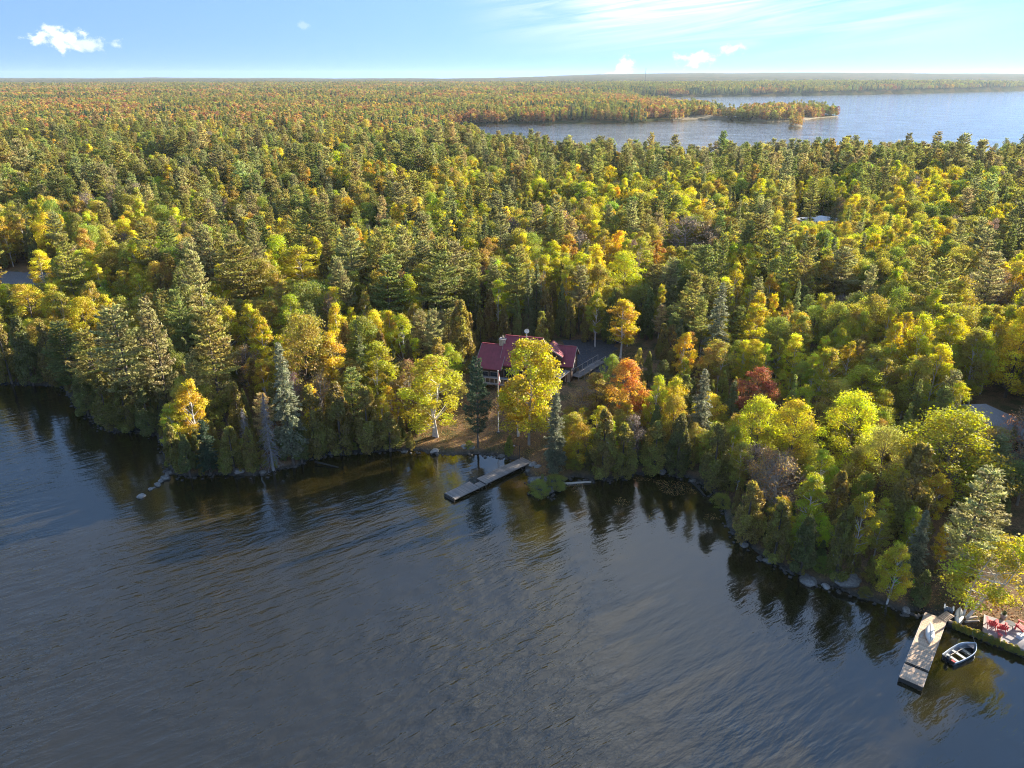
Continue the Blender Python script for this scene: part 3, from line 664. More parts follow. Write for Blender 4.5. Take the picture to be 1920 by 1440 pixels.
hero('maple_tree','maple0','red',(1424,690),None,h=8.5,w=84,label='single red maple among yellow trees on the right')
hero('bare_tree','bare1','tan',(1094,728),None,h=5.0,w=56,label='thin pinkish tree, half bare, in front of the porch roof')
hero('birch_tree','birch1','gold',(362,712),(378,858),w=56,label='yellow birch with a long white trunk on the left wooded point')
hero('dead_spruce','snag0','grey',(487,738),(512,876),w=58,label='dead grey spruce leaning at the water on the left wooded point')
hero('dead_spruce','snag1','grey',(459,765),(466,850),w=34,label='small dead grey spruce top between cedars on the left wooded point')
hero('spruce_tree','spruce1','silver',(527,640),(550,866),w=86,label='tall pale spruce with grey lower branches at the left shore')
hero('cedar_tree','cedar2','cedar',(322,792),(332,884),w=46,label='slim cedar at the very tip of the left wooded point')
hero('cedar_tree','cedar0','cedar3',(352,815),(356,888),w=44,label='second cedar from the tip of the left wooded point')
hero('spruce_tree','spruce0','pinedark',(392,786),(395,884),w=56,label='short dark green spruce behind the shore right of the white-trunked birch')
hero('cedar_tree','cedar1','cedar',(440,800),(440,884),w=66,label='broad olive cedar at the water left of the leaning dead spruce')
hero('cedar_tree','cedar2','cedar2',(474,800),(474,884),w=44,label='narrow olive cedar touching the leaning dead spruce on its left')
for (tx,ty,bx,by,w,s,t,l) in [
    (586,722,592,856,78,'cedar1','cedar','first big cedar right of the tall pale spruce at the shore'),
    (640,716,640,848,84,'cedar3','cedar','second big cedar right of the tall pale spruce at the shore'),
    (690,724,692,845,78,'cedar1','cedar2','third big cedar right of the tall pale spruce, left of the lawn'),
    (728,772,732,842,62,'cedar0','cedar','low cedar at the water just left of the lawn'),
    (560,800,566,866,46,'cedar0','cedar3','low cedar at the foot of the tall pale spruce'),
    (18,604,22,716,66,'cedar1','cedar','leftmost cedar along the shaded far left shore'),
    (58,592,62,718,64,'cedar3','cedar3','second cedar from the left along the shaded far left shore'),
    (102,604,106,722,62,'cedar1','cedar','third cedar from the left along the shaded far left shore'),
    (158,690,166,778,60,'cedar0','cedar3','cedar at the water below the bright young pine on the left'),
    (196,702,206,804,66,'cedar1','cedar','cedar hanging over the left cove, lowest point of that shore'),
    (236,716,242,806,60,'cedar3','cedar','cedar in the left cove above thin bare stems'),
    (270,728,282,812,58,'cedar1','cedar3','rightmost cedar of the left cove before the dark gap'),
    (1122,764,1130,892,70,'cedar3','cedar','cedar below the orange maple at the right of the rocky point'),
    (1160,792,1166,894,72,'cedar1','cedar','cedar overhanging the dark cove below the orange maple'),
    (1216,790,1226,884,76,'cedar1','cedar','large cedar at the back of the dark cove'),
    (1262,776,1268,888,68,'cedar3','cedar3','cedar at the back of the dark cove left of the grey spruce'),
    (1332,792,1336,916,84,'cedar1','cedar','broad cedar where the dark cove turns to the right'),
    (1392,902,1398,1012,84,'cedar1','cedar2','bushy cedar leaning over the water at the right bank'),
    (1446,936,1452,1048,72,'cedar3','cedar','second bushy cedar along the right bank'),
    (1498,966,1502,1070,62,'cedar0','cedar3','low cedar in front of the forked white trunk on the right bank'),
    (1560,945,1566,1086,66,'cedar3','cedar','tall cedar left of the yellow birch with the bare white trunk'),
    (1546,882,1556,1010,62,'cedar1','cedar2','cedar behind the tall cedar on the right bank'),
    (1680,830,1690,1010,120,'cedar1','cedar','big dark cedar left of the tall feathery pine at the right dock')]:
    hero('cedar_tree', s, t, (tx,ty), (bx,by), w=w, label=l)
hero('spruce_tree','spruce1','silver',(1305,690),(1306,850),w=66,label='blue-grey spruce rising over the cedars of the dark cove')
hero('spruce_tree','spruce0','spruce',(1362,712),(1366,812),w=40,label='small pointed green spruce below left of the red maple')
hero('birch_tree','birch3','lime',(1500,886),(1508,1012),w=58,label='birch with a forked white trunk and greenish crown on the right bank')
hero('birch_tree','birch1','yellow',(1612,922),(1595,1076),w=54,label='yellow birch with a long bare white trunk on the right bank')
hero('birch_tree','birch0','gold',(1646,1020),(1663,1130),w=62,label='small golden birch at the water left of the right dock')
hero('spruce_tree','spruce2','silver',(1702,956),(1704,1092),w=52,label='slim silvery spruce behind the lime green chair')
hero('pine_tree','pine0','pinepale',(1806,876),(1790,1122),w=140,label='tall feathery pine above the right dock')
hero('birch_tree','leanbirch','lime',(1862,1012),(1806,1158),w=150,label='leaning yellow-green birch with white stems beside the patio at the right dock',rz=0.0)
hero('oak_tree','maple3','lime',(1806,770),None,h=13,w=205,label='broad bright yellow-green oak in front of the grey-roofed cottage')
hero('oak_tree','maple1','lime',(1612,734),None,h=12,w=120,label='pale yellow-green round oak left of the broad bright oak')
hero('oak_tree','maple3','paleyel',(1668,800),None,h=10,w=110,label='pale golden oak between two yellow-green oaks on the right')
hero('oak_tree','maple1','lime',(1432,742),None,h=11,w=100,label='yellow-green oak directly below the red maple')
hero('oak_tree','maple0','lime',(1500,752),None,h=11,w=100,label='yellow-green oak to the lower right of the red maple')
hero('bare_tree','bare0','tan',(1468,852),None,h=9,w=96,label='pinkish half-bare tree above the right bank')
hero('birch_tree','birch3','yellow',(1420,566),None,h=11,w=48,label='bright yellow oval birch above the red maple')
hero('spruce_tree','spruce1','silver',(1356,528),None,h=16,w=66,label='pale silvery spruce up left of the red maple')
hero('maple_tree','maple1','lime',(1172,470),None,h=12,w=84,label='round lime-yellow maple in the woods up right of the cabin')
hero('maple_tree','birch3','orange',(1233,448),None,h=10,w=34,label='narrow orange tree beside the round lime-yellow maple')
hero('bare_tree','bare0','grey',(1290,402),None,h=13,w=96,label='wide dark purplish bare tree in the right woods')
hero('pine_tree','pine3','pinepale',(1585,464),None,h=15,w=92,label='pale open pine in the right woods below the white roof')
hero('pine_tree','pine1','pinepale',(1866,474),None,h=16,w=96,label='pale open pine near the right edge of the photo')
hero('pine_tree','pine1','pine2',(440,454),None,h=18,w=136,label='big layered pine in the left woods, tallest around')
hero('pine_tree','pine0','pine2',(408,572),(424,800),w=126,label='tall sunlit pine with a bare pale trunk behind the left point')
hero('pine_tree','pine0','pinepale',(222,574),(254,796),w=140,label='tall broad pale pine above the left cove')
hero('pine_tree','pine2','pinepale',(285,556),(316,790),w=84,label='tall pine at the right end of the left cove')
hero('pine_tree','pine2','pine',(130,600),(142,742),w=100,label='bright green young pine at the corner of the far left shore')
hero('pine_tree','pine3','pine2',(176,618),(196,786),w=96,label='open flat-branched pine left of the broad pale pine')
hero('pine_tree','pine0','pine',(726,476),None,h=17,w=100,label='large green pine in the woods up left of the cabin')
hero('pine_tree','pine1','pine',(826,476),None,h=17,w=110,label='large green pine up left of the cabin chimney')
hero('birch_tree','birch3','yellow',(486,590),None,h=12,w=42,label='narrow bright yellow birch right of the tall sunlit pine')
hero('birch_tree','birch0','lime',(708,640),(716,770),w=74,label='yellow-green birch at the left of the bright yellow lawn birch')
hero('birch_tree','birch2','tan',(752,672),(770,800),w=66,label='tan-yellow birch behind the bright yellow lawn birch')
hero('birch_tree','birch0','yellow',(70,468),None,h=11,w=46,label='lone yellow tree standing on the grey gravel at the left')
hero('maple_tree','maple0','yellow',(46,532),None,h=11,w=84,label='yellow tree in front of the gravel clearing at the left edge')
hero('maple_tree','maple1','yellow',(146,556),None,h=11,w=80,label='yellow tree right of the gravel clearing, above the young pine')
hero('birch_tree','birch0','yellow',(556,462),None,h=12,w=92,label='bright yellow birch right of the big layered pine')
hero('cedar_tree','cedar1','cedar2',(820,632),None,h=9,w=62,label='olive cedar behind the yellow lawn birch, left of the cabin')
hero('cedar_tree','cedar3','cedar',(862,560),None,h=13,w=72,label='tall cedar at the left corner of the cabin')
hero('birch_tree','birch1','gold',(1170,560),None,h=11,w=62,label='golden birch to the right of the dark drive by the cabin')

IND = []      # every tree that is an object of its own
for (name, shp, tone, top, base, h, w, label, rz) in HERO:
    S = SHAPES[shp]
    if base is not None:
        p = P(*base, 0.8)
        for _ in range(4): p = P(base[0], base[1], max(0.1, gz(p.x, p.y)))
        b = (top[1]-720)/FPX; t = p.y/(CP-b*SP); h = CAM_H - t*(SP+b*CP) - p.z
    else:
        p = P(top[0], top[1], 4+h)
        for _ in range(4): p = P(top[0], top[1], gz(p.x, p.y)+h)
        p = Vector((p.x, p.y, p.z-h))
    d = project(p.x, p.y, p.z+h*0.6)[2]
    rw = (w*d/FPX/2)/(S['R']*1.12) if w else h/S['H']
    IND.append(dict(name=name, shp=shp, tone=tone, x=p.x, y=p.y, z=p.z, sh=h/S['H'], sw=rw, rz=(random.Random(len(IND)).uniform(0,6.28) if rz is None else rz), label=label, H=h, W=rw*S['R']))
hx = np.array([t['x'] for t in IND]); hy = np.array([t['y'] for t in IND]); hw = np.array([t['W'] for t in IND])

# --- the woods: jittered stand of trees over the near land
tx, ty = jitter_grid(-420, 520, 20, 560, 3.6, rng)
k = (np.abs(tx) < ty*0.80+18) | ((tx > 0) & (tx < 150) & (ty < 150)); tx, ty = tx[k], ty[k]
sd = land_sd(tx, ty); k = (sd > 1.3) & clear_of(tx, ty, 0.6); tx, ty, sd = tx[k], ty[k], sd[k]
k = np.min(np.hypot(tx[:,None]-hx, ty[:,None]-hy) - hw*0.62, axis=1) > 0.35; tx, ty, sd = tx[k], ty[k], sd[k]
cls = pick_class(tx, ty, rng); tz = ground_z(tx, ty, sd)
kind_i = np.array([KIDX[CLS[c]][rng.integers(len(KIDX[CLS[c]]))] for c in cls])
lo = np.array([HSC[CLS[c]][0] for c in cls]); hi = np.array([HSC[CLS[c]][1] for c in cls])
sh = lo + (hi-lo)*rng.random(len(cls)); sh *= (0.70+0.30*sstep(1, 14, sd))*(1+0.12*sstep(150,260,ty)); sh *= (0.82+0.36*vnoise(tx,ty,38,41))*np.where(rng.random(len(cls)) < 0.06, 1.22, 1.0); sh *= np.where((tx > 0.74*ty+8) & (ty < 120), 1.3, 1.0); sw = sh*rng.uniform(0.72,1.18,len(cls))
# trees with their foot right at the water or round the clearings stay low and dense: cedars and young birches
rot = rng.uniform(0,6.283,len(cls))
# trees in front of one that the photograph shows whole stay lower than its crown
HT = np.array([SHAPES[KINDS[i][1]]['H'] for i in kind_i]); RT = np.array([SHAPES[KINDS[i][1]]['R'] for i in kind_i])
SIGHT = []
for (vx_, vy_, vz_, vw_) in ((30,532,4.6,60),(1850,775,8.0,40),(1890,800,7.0,50),(1540,414,10.0,60),(1065,690,4.5,36),(1110,690,3.5,40)):
    p = P(vx_, vy_, vz_); SIGHT.append(dict(x=p.x, y=p.y, z=p.z, H=0.0, W=vw_*p.y/CP/FPX*0.8, tone=''))
for t in IND + SIGHT:
    a = project(t['x'], t['y'], t['z']+t['H']); m_ = project(t['x'], t['y'], t['z']+t['H']*0.38); wh = t['W']*FPX/a[2]
    qx, qy, qd = project(tx, ty, tz + sh*HT)
    k = (ty < t['y']-0.5) & (np.abs(qx-a[0]) < wh*0.8 + sw*RT*FPX/qd*0.55) & (qy < m_[1])
    # height that brings the top down to the middle of the crown behind
    bt_ = (m_[1]-720)/FPX; zt_ = CAM_H - ty/(CP-bt_*SP)*(SP+bt_*CP) - tz; f_ = np.clip(zt_/(sh*HT), 0.35 if t['tone'] else 0.15, 1.0)
    sw = np.where(k, sw*np.clip(f_*1.15,0.5,1), sw); sh = np.where(k, sh*f_, sh)
    if t['tone'] in ('lime','yellow','gold','orange','red','paleyel','silver'):
        along = (tx-t['x'])*math.cos(SUN_AZ) + (ty-t['y'])*math.sin(SUN_AZ); across = np.abs(-(tx-t['x'])*math.sin(SUN_AZ) + (ty-t['y'])*math.cos(SUN_AZ))
        lim = t['z'] + t['H']*0.45 + along*math.tan(SUN_EL) - tz; k = (along > 0.5) & (along < 30) & (across < t['W']*0.8 + sw*RT*0.6)
        f_ = np.clip(lim/(sh*HT), 0.42, 1.0); sw = np.where(k, sw*np.clip(f_*1.15,0.5,1), sw); sh = np.where(k, sh*f_, sh)
# the ones that show largest in the photograph become things of their own
px, py, dd = project(tx, ty, tz); size = sh*np.array([SHAPES[KINDS[i][1]]['H'] for i in kind_i])*FPX/dd
ptop = project(tx, ty, tz + sh*np.array([SHAPES[KINDS[i][1]]['H'] for i in kind_i]))
vis = (ptop[0] > 4) & (ptop[0] < 1916) & (ptop[1] < 1435) & (py > 0)
N_IND = 300
names = {'pine':'pine_tree','spruce':'spruce_tree','cedar':'cedar_tree','green':'maple_tree','yellow':'maple_tree','birch':'birch_tree','orange':'maple_tree','bare':'bare_tree'}
order = np.argsort(-np.where(vis, size, -1))[:N_IND-len(IND)]
isind = np.zeros(len(tx), bool); isind[order] = True
for i in order:
    k_, s_, t_ = KINDS[kind_i[i]]; S = SHAPES[s_]
    nm = names[k_] if not s_.startswith('birch') else 'birch_tree'
    IND.append(dict(name=nm, shp=s_, tone=t_, x=float(tx[i]), y=float(ty[i]), z=float(tz[i]), sh=float(sh[i]), sw=float(sw[i]), rz=float(rot[i]), label=None, H=float(sh[i])*S['H'], W=float(sw[i])*S['R']))

def woods(name, label, x, y, z, idx, scl, rot):
    """one mass of trees nobody could count: tree shapes set on points"""
    me = bpy.data.meshes.new(name); me.vertices.add(len(x)); me.vertices.foreach_set('co', np.stack([x,y,z],-1).astype(np.float32).ravel())
    rg_ = np.random.default_rng(len(x)); k3 = [KINDS[i] for i in idx]
    a = me.attributes.new('idx','INT','POINT'); a.data.foreach_set('value', np.array([SIDX[q[1]] for q in k3], dtype=np.int32))
    tn = np.array([TONE[q[2]] for q in k3])*rg_.uniform(0.8,1.25,(len(x),1))*rg_.uniform(0.9,1.1,(len(x),3))
    a = me.attributes.new('tone','FLOAT_VECTOR','POINT'); a.data.foreach_set('vector', tn.astype(np.float32).ravel())
    a = me.attributes.new('scl','FLOAT_VECTOR','POINT'); a.data.foreach_set('vector', scl.astype(np.float32).ravel())
    a = me.attributes.new('rot','FLOAT_VECTOR','POINT'); a.data.foreach_set('vector', np.stack([rot*0,rot*0,rot],-1).astype(np.float32).ravel())
    o = link(name, me); tag(o, label, 'forest', kind='stuff')
    g = bpy.data.node_groups.new('woods','GeometryNodeTree'); g.interface.new_socket('Geometry', in_out='INPUT', socket_type='NodeSocketGeometry'); g.interface.new_socket('Geometry', in_out='OUTPUT', socket_type='NodeSocketGeometry')
    N, L = g.nodes, g.links
    gi = N.new('NodeGroupInput'); go = N.new('NodeGroupOutput'); ip = N.new('GeometryNodeInstanceOnPoints'); ci = N.new('GeometryNodeCollectionInfo')
    ci.inputs['Collection'].default_value = SRC; ci.inputs['Separate Children'].default_value = True; ci.inputs['Reset Children'].default_value = True
    def at(n, ty_): q = N.new('GeometryNodeInputNamedAttribute'); q.data_type = ty_; q.inputs['Name'].default_value = n; return q.outputs[0]
    er = N.new('FunctionNodeEulerToRotation'); L.new(at('rot','FLOAT_VECTOR'), er.inputs[0])
    L.new(gi.outputs[0], ip.inputs['Points']); L.new(ci.outputs[0], ip.inputs['Instance']); ip.inputs['Pick Instance'].default_value = True
    L.new(at('idx','INT'), ip.inputs['Instance Index']); L.new(er.outputs[0], ip.inputs['Rotation']); L.new(at('scl','FLOAT_VECTOR'), ip.inputs['Scale'])
    L.new(ip.outputs[0], go.inputs[0]); md = o.modifiers.new('woods','NODES'); md.node_group = g
    return o
r_ = ~isind
woods('forest', 'mixed autumn woods filling the land behind the shoreline trees', tx[r_], ty[r_], tz[r_], kind_i[r_], np.stack([sw,sw,sh],-1)[r_], rot[r_])

# low growth under the shoreline trees: young cedars and shrubs close the bank
ux, uy = jitter_grid(-110, 130, 50, 150, 1.7, rng); sdu = land_sd(ux, uy)
k = (sdu > 0.05) & (sdu < 7) & clear_of(ux, uy, 0.3) & (np.abs(ux) < uy*0.8+15); ux, uy, sdu = ux[k], uy[k], sdu[k]
uc = np.array(['cedar' if r < 0.8 else 'green' for r in rng.random(len(ux))])
us_ = rng.uniform(0.14,0.36,len(ux))
woods('shore_undergrowth', 'low young cedars and shrubs crowding the water line under the trees', ux, uy, ground_z(ux,uy,sdu)-0.05,
      np.array([KIDX[c][rng.integers(len(KIDX[c]))] for c in uc]), np.stack([us_*1.35,us_*1.35,us_*np.where(uc=='cedar',1.1,0.6)],-1), rng.uniform(0,6.28,len(ux)))

def far_woods(name, label, x0, x1, y0, y1, s, keep, scale, seed, W=None):
    rg = np.random.default_rng(seed); x, y = jitter_grid(x0, x1, y0, y1, s, rg)
    k = np.abs(x) < y*0.80+40; x, y = x[k], y[k]; sd = land_sd(x, y); k = (sd > 0.6) & keep(x, y, sd); x, y, sd = x[k], y[k], sd[k]
    c = pick_class(x, y, rg); m = {'pine':'fpine','spruce':'fspruce','cedar':'fcedar','green':'fgreen','yellow':'fyellow','birch':'fyellow','orange':'forange','bare':'forange'}
    idx = np.array([KIDX[m[CLS[q]]][rg.integers(len(KIDX[m[CLS[q]]]))] for q in c])
    h = scale*rg.uniform(0.7,1.15,len(x)); w = h*(s/5.0)**0.5*rg.uniform(0.9,1.2,len(x))
    woods(name, label, x, y, ground_z(x,y,sd), idx, np.stack([w,w,h],-1), rg.uniform(0,6.28,len(x)))
PEN = [P(1195,184)[:2], P(1600,200)[:2], P(1600,226)[:2], P(1000,233)[:2], P(830,238)[:2], (-80,1300)]
pen_in = lambda x, y: poly_sd(x, y, PEN) > 0
far_woods('peninsula_forest', 'autumn-coloured woods on the low peninsula in the far lake', -100, 700, 860, 2300, 6.0, lambda x,y,sd: pen_in(x,y) & (vnoise(x,y,30,7) + (sd>14)*0.5 > 0.42) & ~((x>P(1300,224).x) & (x<P(1352,224).x) & (sd<25)), 0.95, 5)
far_woods('left_forest', 'rust, gold and green woods stretching away on the left', -1300, 700, 560, 1500, 6.0, lambda x,y,sd: ~pen_in(x,y), 0.95, 6)
far_woods('distant_forest', 'distant woods thinning into haze below the horizon', -2900, 3400, 1500, 3600, 10.0, lambda x,y,sd: ~pen_in(x,y), 1.15, 7)

# --- labels for the trees picked out one by one
ORD = ['nearest','second-nearest','third-nearest','fourth-nearest','fifth-nearest','sixth-nearest','seventh-nearest','eighth-nearest','ninth-nearest','tenth-nearest','eleventh-nearest','twelfth-nearest']
TW = {'pine':'green','pine2':'olive-green','pinepale':'pale green','pinedark':'dark green','spruce':'green','silver':'silvery','cedar':'olive','cedar2':'yellowish olive','cedar3':'dark olive','green':'green',
      'olive':'olive','lime':'yellow-green','yellow':'yellow','gold':'golden','tan':'tan','orange':'orange','rust':'rust-red','red':'red','grey':'grey','paleyel':'pale yellow','russet':'russet','brownred':'brown-red','ochre':'ochre','farlime':'yellow-green','farolive':'olive'}
MARK = [('the flagpole',(936,760)),('the red-roofed cabin',(985,670)),('the orange maple by the cabin',(1148,720)),('the small grey dock',(905,900)),('the red maple',(1424,720)),
        ('the right-hand dock',(1735,1215)),('the dark cove',(1240,880)),('the grey-roofed cottage',(1860,780)),('the tip of the left wooded point',(322,860)),('the tall pale spruce',(530,720)),
        ('the left cove',(240,800)),('the gravel clearing on the left',(60,515)),('the big layered left pine',(440,500)),('the round lime-yellow maple',(1172,510)),('the broad bright oak',(1806,850)),
        ('the bright yellow lawn birch',(790,730)),('the forked white trunk on the bank',(1505,960)),('the silvery spruce above the cove',(1356,580)),('the patio with red chairs',(1880,1175)),('the far left shore',(60,660))]
def label_trees():
    groups = {}
    for t in IND:
        if t['label']: continue
        a = project(t['x'], t['y'], t['z']+t['H']*0.7); 
        j = min(range(len(MARK)), key=lambda m: math.hypot(a[0]-MARK[m][1][0], a[1]-MARK[m][1][1]))
        dx, dy = a[0]-MARK[j][1][0], a[1]-MARK[j][1][1]
        side = ('right of' if dx > 0 else 'left of') if abs(dx) > abs(dy)*1.3 else ('above' if dy < 0 else 'below')
        if 0.55 < abs(dx)/(abs(dy)+1e-6) <= 1.3: side = ('upper ' if dy < 0 else 'lower ') + ('right of' if dx > 0 else 'left of')
        t['key'] = (TW[t['tone']], t['name'], side, j); t['far'] = math.hypot(dx, dy); groups.setdefault(t['key'], []).append(t)
    for key, ts in groups.items():
        ts.sort(key=lambda t: t['far'])
        sp = {'bare_tree':'half-bare tree','maple_tree':'maple'}.get(key[1], key[1].replace('_tree',''))
        for n, t in enumerate(ts):
            first = '' if len(ts) == 1 else (ORD[n] if n < len(ORD) else 'farther') + ' '
            side = {'above':'in the woods above','below':'in front of'}.get(key[2], ('to the ' + key[2]) if key[2].startswith(('upper','lower')) else 'to the ' + key[2])
            t['label'] = f"{first}{key[0]} {sp} {side} {MARK[key[3]][0]}"
label_trees()
for t in IND:
    S = SHAPES[t['shp']]
    e = empty(t['name'], (t['x'], t['y'], t['z']), t['rz']); e.scale = (t['sw'], t['sw'], t['sh'])
    tag(e, t['label'], 'tree', 'trees picked out along the shore and cabin')
    tk = link('trunk', S['trunk'], e); cr = link('crown', S['crown'], e); cr['tone'] = TONE[t['tone']]
# ------------------------------------------------------------------ materials for built things
M_ROOF = simple_mat('maroon_metal_roof', (0.25,0.045,0.06), 0.5, 0.18, 1.2, bump=0.05)
M_LOG = simple_mat('dark_brown_siding', (0.075,0.042,0.028), 0.8, 0.3, 6, stretch=(0.3,0.3,3))
M_TRIM = simple_mat('pale_trim', (0.36,0.31,0.275), 0.6, 0.15, 3)
M_GLASS = simple_mat('window_glass', (0.02,0.025,0.03), 0.06, 0.1, 1, bump=0, spec=0.8)
M_STONE = simple_mat('cream_stone', (0.46,0.38,0.29), 0.9, 0.35, 5, bump=0.6)
M_GREYSH = simple_mat('grey_shingle', (0.24,0.23,0.235), 0.9, 0.25, 6, stretch=(1,4,1), bump=0.4)
M_GREYWOOD = simple_mat('weathered_grey_wood', (0.23,0.21,0.195), 0.85, 0.42, 5, stretch=(0.4,4,4))
M_DECKWOOD = simple_mat('sunbleached_deck_wood', (0.58,0.42,0.29), 0.8, 0.42, 4, stretch=(0.4,4,4))
M_DARKWOOD = simple_mat('dark_wet_wood', (0.05,0.045,0.04), 0.7, 0.3, 4)
M_ROCK = simple_mat('granite_rock', (0.13,0.125,0.115), 0.9, 0.4, 3, bump=0.7, col2=(0.19,0.18,0.165))
M_DARKROCK = simple_mat('wet_dark_rock', (0.09,0.085,0.08), 0.8, 0.5, 3, bump=0.7)
M_PALEROCK = simple_mat('pale_granite', (0.28,0.265,0.245), 0.9, 0.25, 3, bump=0.6)
M_WHITE = simple_mat('white_paint', (0.76,0.74,0.70), 0.5, 0.08, 2, bump=0.02)
M_CANVAS = simple_mat('white_gelcoat', (0.74,0.72,0.66), 0.35, 0.08, 2, bump=0.02)
M_ALU = simple_mat('boat_aluminium', (0.30,0.33,0.36), 0.4, 0.2, 3, metal=0.5, bump=0.03)
M_BOATIN = simple_mat('boat_interior', (0.20,0.19,0.20), 0.6, 0.3, 4)
M_BLACK = simple_mat('black_plastic', (0.025,0.027,0.03), 0.4, 0.2, 3, bump=0.02)
M_RED = simple_mat('red_plastic', (0.55,0.035,0.045), 0.45, 0.12, 3, bump=0.02)
M_FLAGRED = simple_mat('flag_red_cloth', (0.62,0.03,0.035), 0.8, 0.08, 3, bump=0.05)
M_FLAGWHITE = simple_mat('flag_white_cloth', (0.78,0.77,0.75), 0.8, 0.05, 3, bump=0.05)
M_LIME = simple_mat('lime_plastic', (0.22,0.62,0.03), 0.45, 0.1, 3, bump=0.02)
M_BLUEGREY = simple_mat('blue_grey_plastic', (0.12,0.17,0.23), 0.5, 0.2, 3, bump=0.02)
M_PALEBLUE = simple_mat('pale_blue_plastic', (0.46,0.55,0.66), 0.5, 0.1, 3, bump=0.02)
M_CONC = simple_mat('speckled_concrete', (0.30,0.28,0.29), 0.9, 0.3, 14, bump=0.25)
M_ASPH = simple_mat('dark_driveway_gravel', (0.055,0.057,0.065), 0.95, 0.4, 3, bump=0.4)
M_GRAVEL = simple_mat('grey_gravel', (0.16,0.17,0.19), 0.95, 0.35, 4, bump=0.5)
M_LOGPALE = simple_mat('pale_driftwood', (0.48,0.42,0.35), 0.9, 0.25, 4, stretch=(0.3,3,3))
M_PANEL = simple_mat('white_metal_roof', (0.72,0.74,0.78), 0.5, 0.08, 2, bump=0.03)

def sheet(name, poly, mat, label, lift=0.05, step=0.7, kind='structure'):
    """a surface laid on the ground, following it"""
    xs = [p[0] for p in poly]; ys = [p[1] for p in poly]
    gx = np.arange(min(xs), max(xs)+step, step); gy = np.arange(min(ys), max(ys)+step, step); X, Y = np.meshgrid(gx, gy, indexing='ij')
    sd_ = poly_sd(X, Y, poly) + (vnoise(X, Y, 1.6, 12)-0.5)*1.2
    Z = ground_z(X, Y) + lift*np.clip(sd_*3+0.3, -2, 1)
    idx = np.arange(X.size).reshape(X.shape); q = np.stack([idx[:-1,:-1], idx[1:,:-1], idx[1:,1:], idx[:-1,1:]], -1).reshape(-1,4)
    keep = (sd_[:-1,:-1] > -0.7).ravel(); me = np_mesh(name, np.stack([X,Y,Z],-1).reshape(-1,3), q[keep], [mat], smooth=np.ones(int(keep.sum()), bool))
    return tag(link(name, me), label, kind=kind)
sheet('driveway', [tuple(P(x,y,3.4)[:2]) for x,y in [(1048,640),(1160,636),(1150,668),(1138,692),(1092,696),(1080,672)]], M_ASPH, 'dark parking drive behind and right of the red-roofed cabin')
M_REED = simple_mat('dry_marsh_reeds', (0.15,0.115,0.055), 0.95, 0.3, 0.4, bump=0.3)
sheet('marsh', [tuple(P(x,y)[:2]) for x,y in [(1255,229),(1262,221),(1360,221),(1372,229)]], M_REED, 'tan reed marsh at the foot of the far peninsula', 0.4, 4.0)
sheet('marsh', [tuple(P(x,y)[:2]) for x,y in [(1400,231),(1410,224),(1520,222),(1580,217),(1580,222),(1500,230)]], M_REED, 'tan reed fringe along the outer end of the far peninsula', 0.4, 4.0)
sheet('marsh', islet_poly, M_REED, 'small tan reed islet in the far lake', 0.3, 3.0)
sheet('gravel_clearing', [tuple(P(x,y,4.6)[:2]) for x,y in [(-70,504),(40,506),(118,508),(120,530),(60,530),(-70,536)]], M_GRAVEL, 'blue-grey gravel clearing between the trees at the left edge')

# ------------------------------------------------------------------ the red-roofed cabin
def gable(parent, u0, u1, vc, half, z0, ze, zr, over=0.35, ribs=0.55, along='u', wall_mat=M_LOG, roof_mat=M_ROOF, name='wall', trim=True):
    """walls as one gabled solid plus two roof slopes with raised ribs"""
    def T(a, b, z): return (a, b, z) if along == 'u' else (b, a, z)
    m = MB(); A = [T(u0,vc-half,z0), T(u0,vc+half,z0), T(u0,vc+half,ze), T(u0,vc,zr), T(u0,vc-half,ze)]; B = [T(u1,p[1] if along=='u' else p[0],p[2]) for p in A]
    m.add(A+B, [(0,1,2,3,4),(9,8,7,6,5)] + [(i,(i+1)%5,5+(i+1)%5,5+i) for i in range(5)]); m.build(name, wall_mat, parent)
    s = (zr-ze)/half
    for sg in (-1, 1):
        r = MB(); e = half+over
        pts = [T(u0-over,vc,zr+0.06), T(u1+over,vc,zr+0.06), T(u1+over,vc+sg*e,zr-s*e+0.06), T(u0-over,vc+sg*e,zr-s*e+0.06)]
        rf = r.prism([Vector(p)+Vector((0,0,0.10)) for p in pts], 0.14).build('roof_slope', roof_mat, parent)
        n = int((u1-u0+2*over)/ribs)
        for k in range(n+1):
            u = u0-over+0.03+k*(u1-u0+2*over-0.06)/n
            MB().bar(T(u,vc+sg*0.05,zr+0.16-s*0.05), T(u,vc+sg*e,zr-s*e+0.16), 0.05, 0.07).build('roof_rib', roof_mat, rf)
        if trim:
            for u in (u0-over-0.02, u1+over+0.02):
                MB().bar(T(u,vc,zr+0.08), T(u,vc+sg*e,zr-s*e+0.08), 0.05, 0.2).build('fascia', M_TRIM, rf)
    c = MB(); c.bar(T(u0-over,vc,zr+0.19), T(u1+over,vc,zr+0.19), 0.24, 0.06); c.build('ridge_cap', roof_mat, parent)
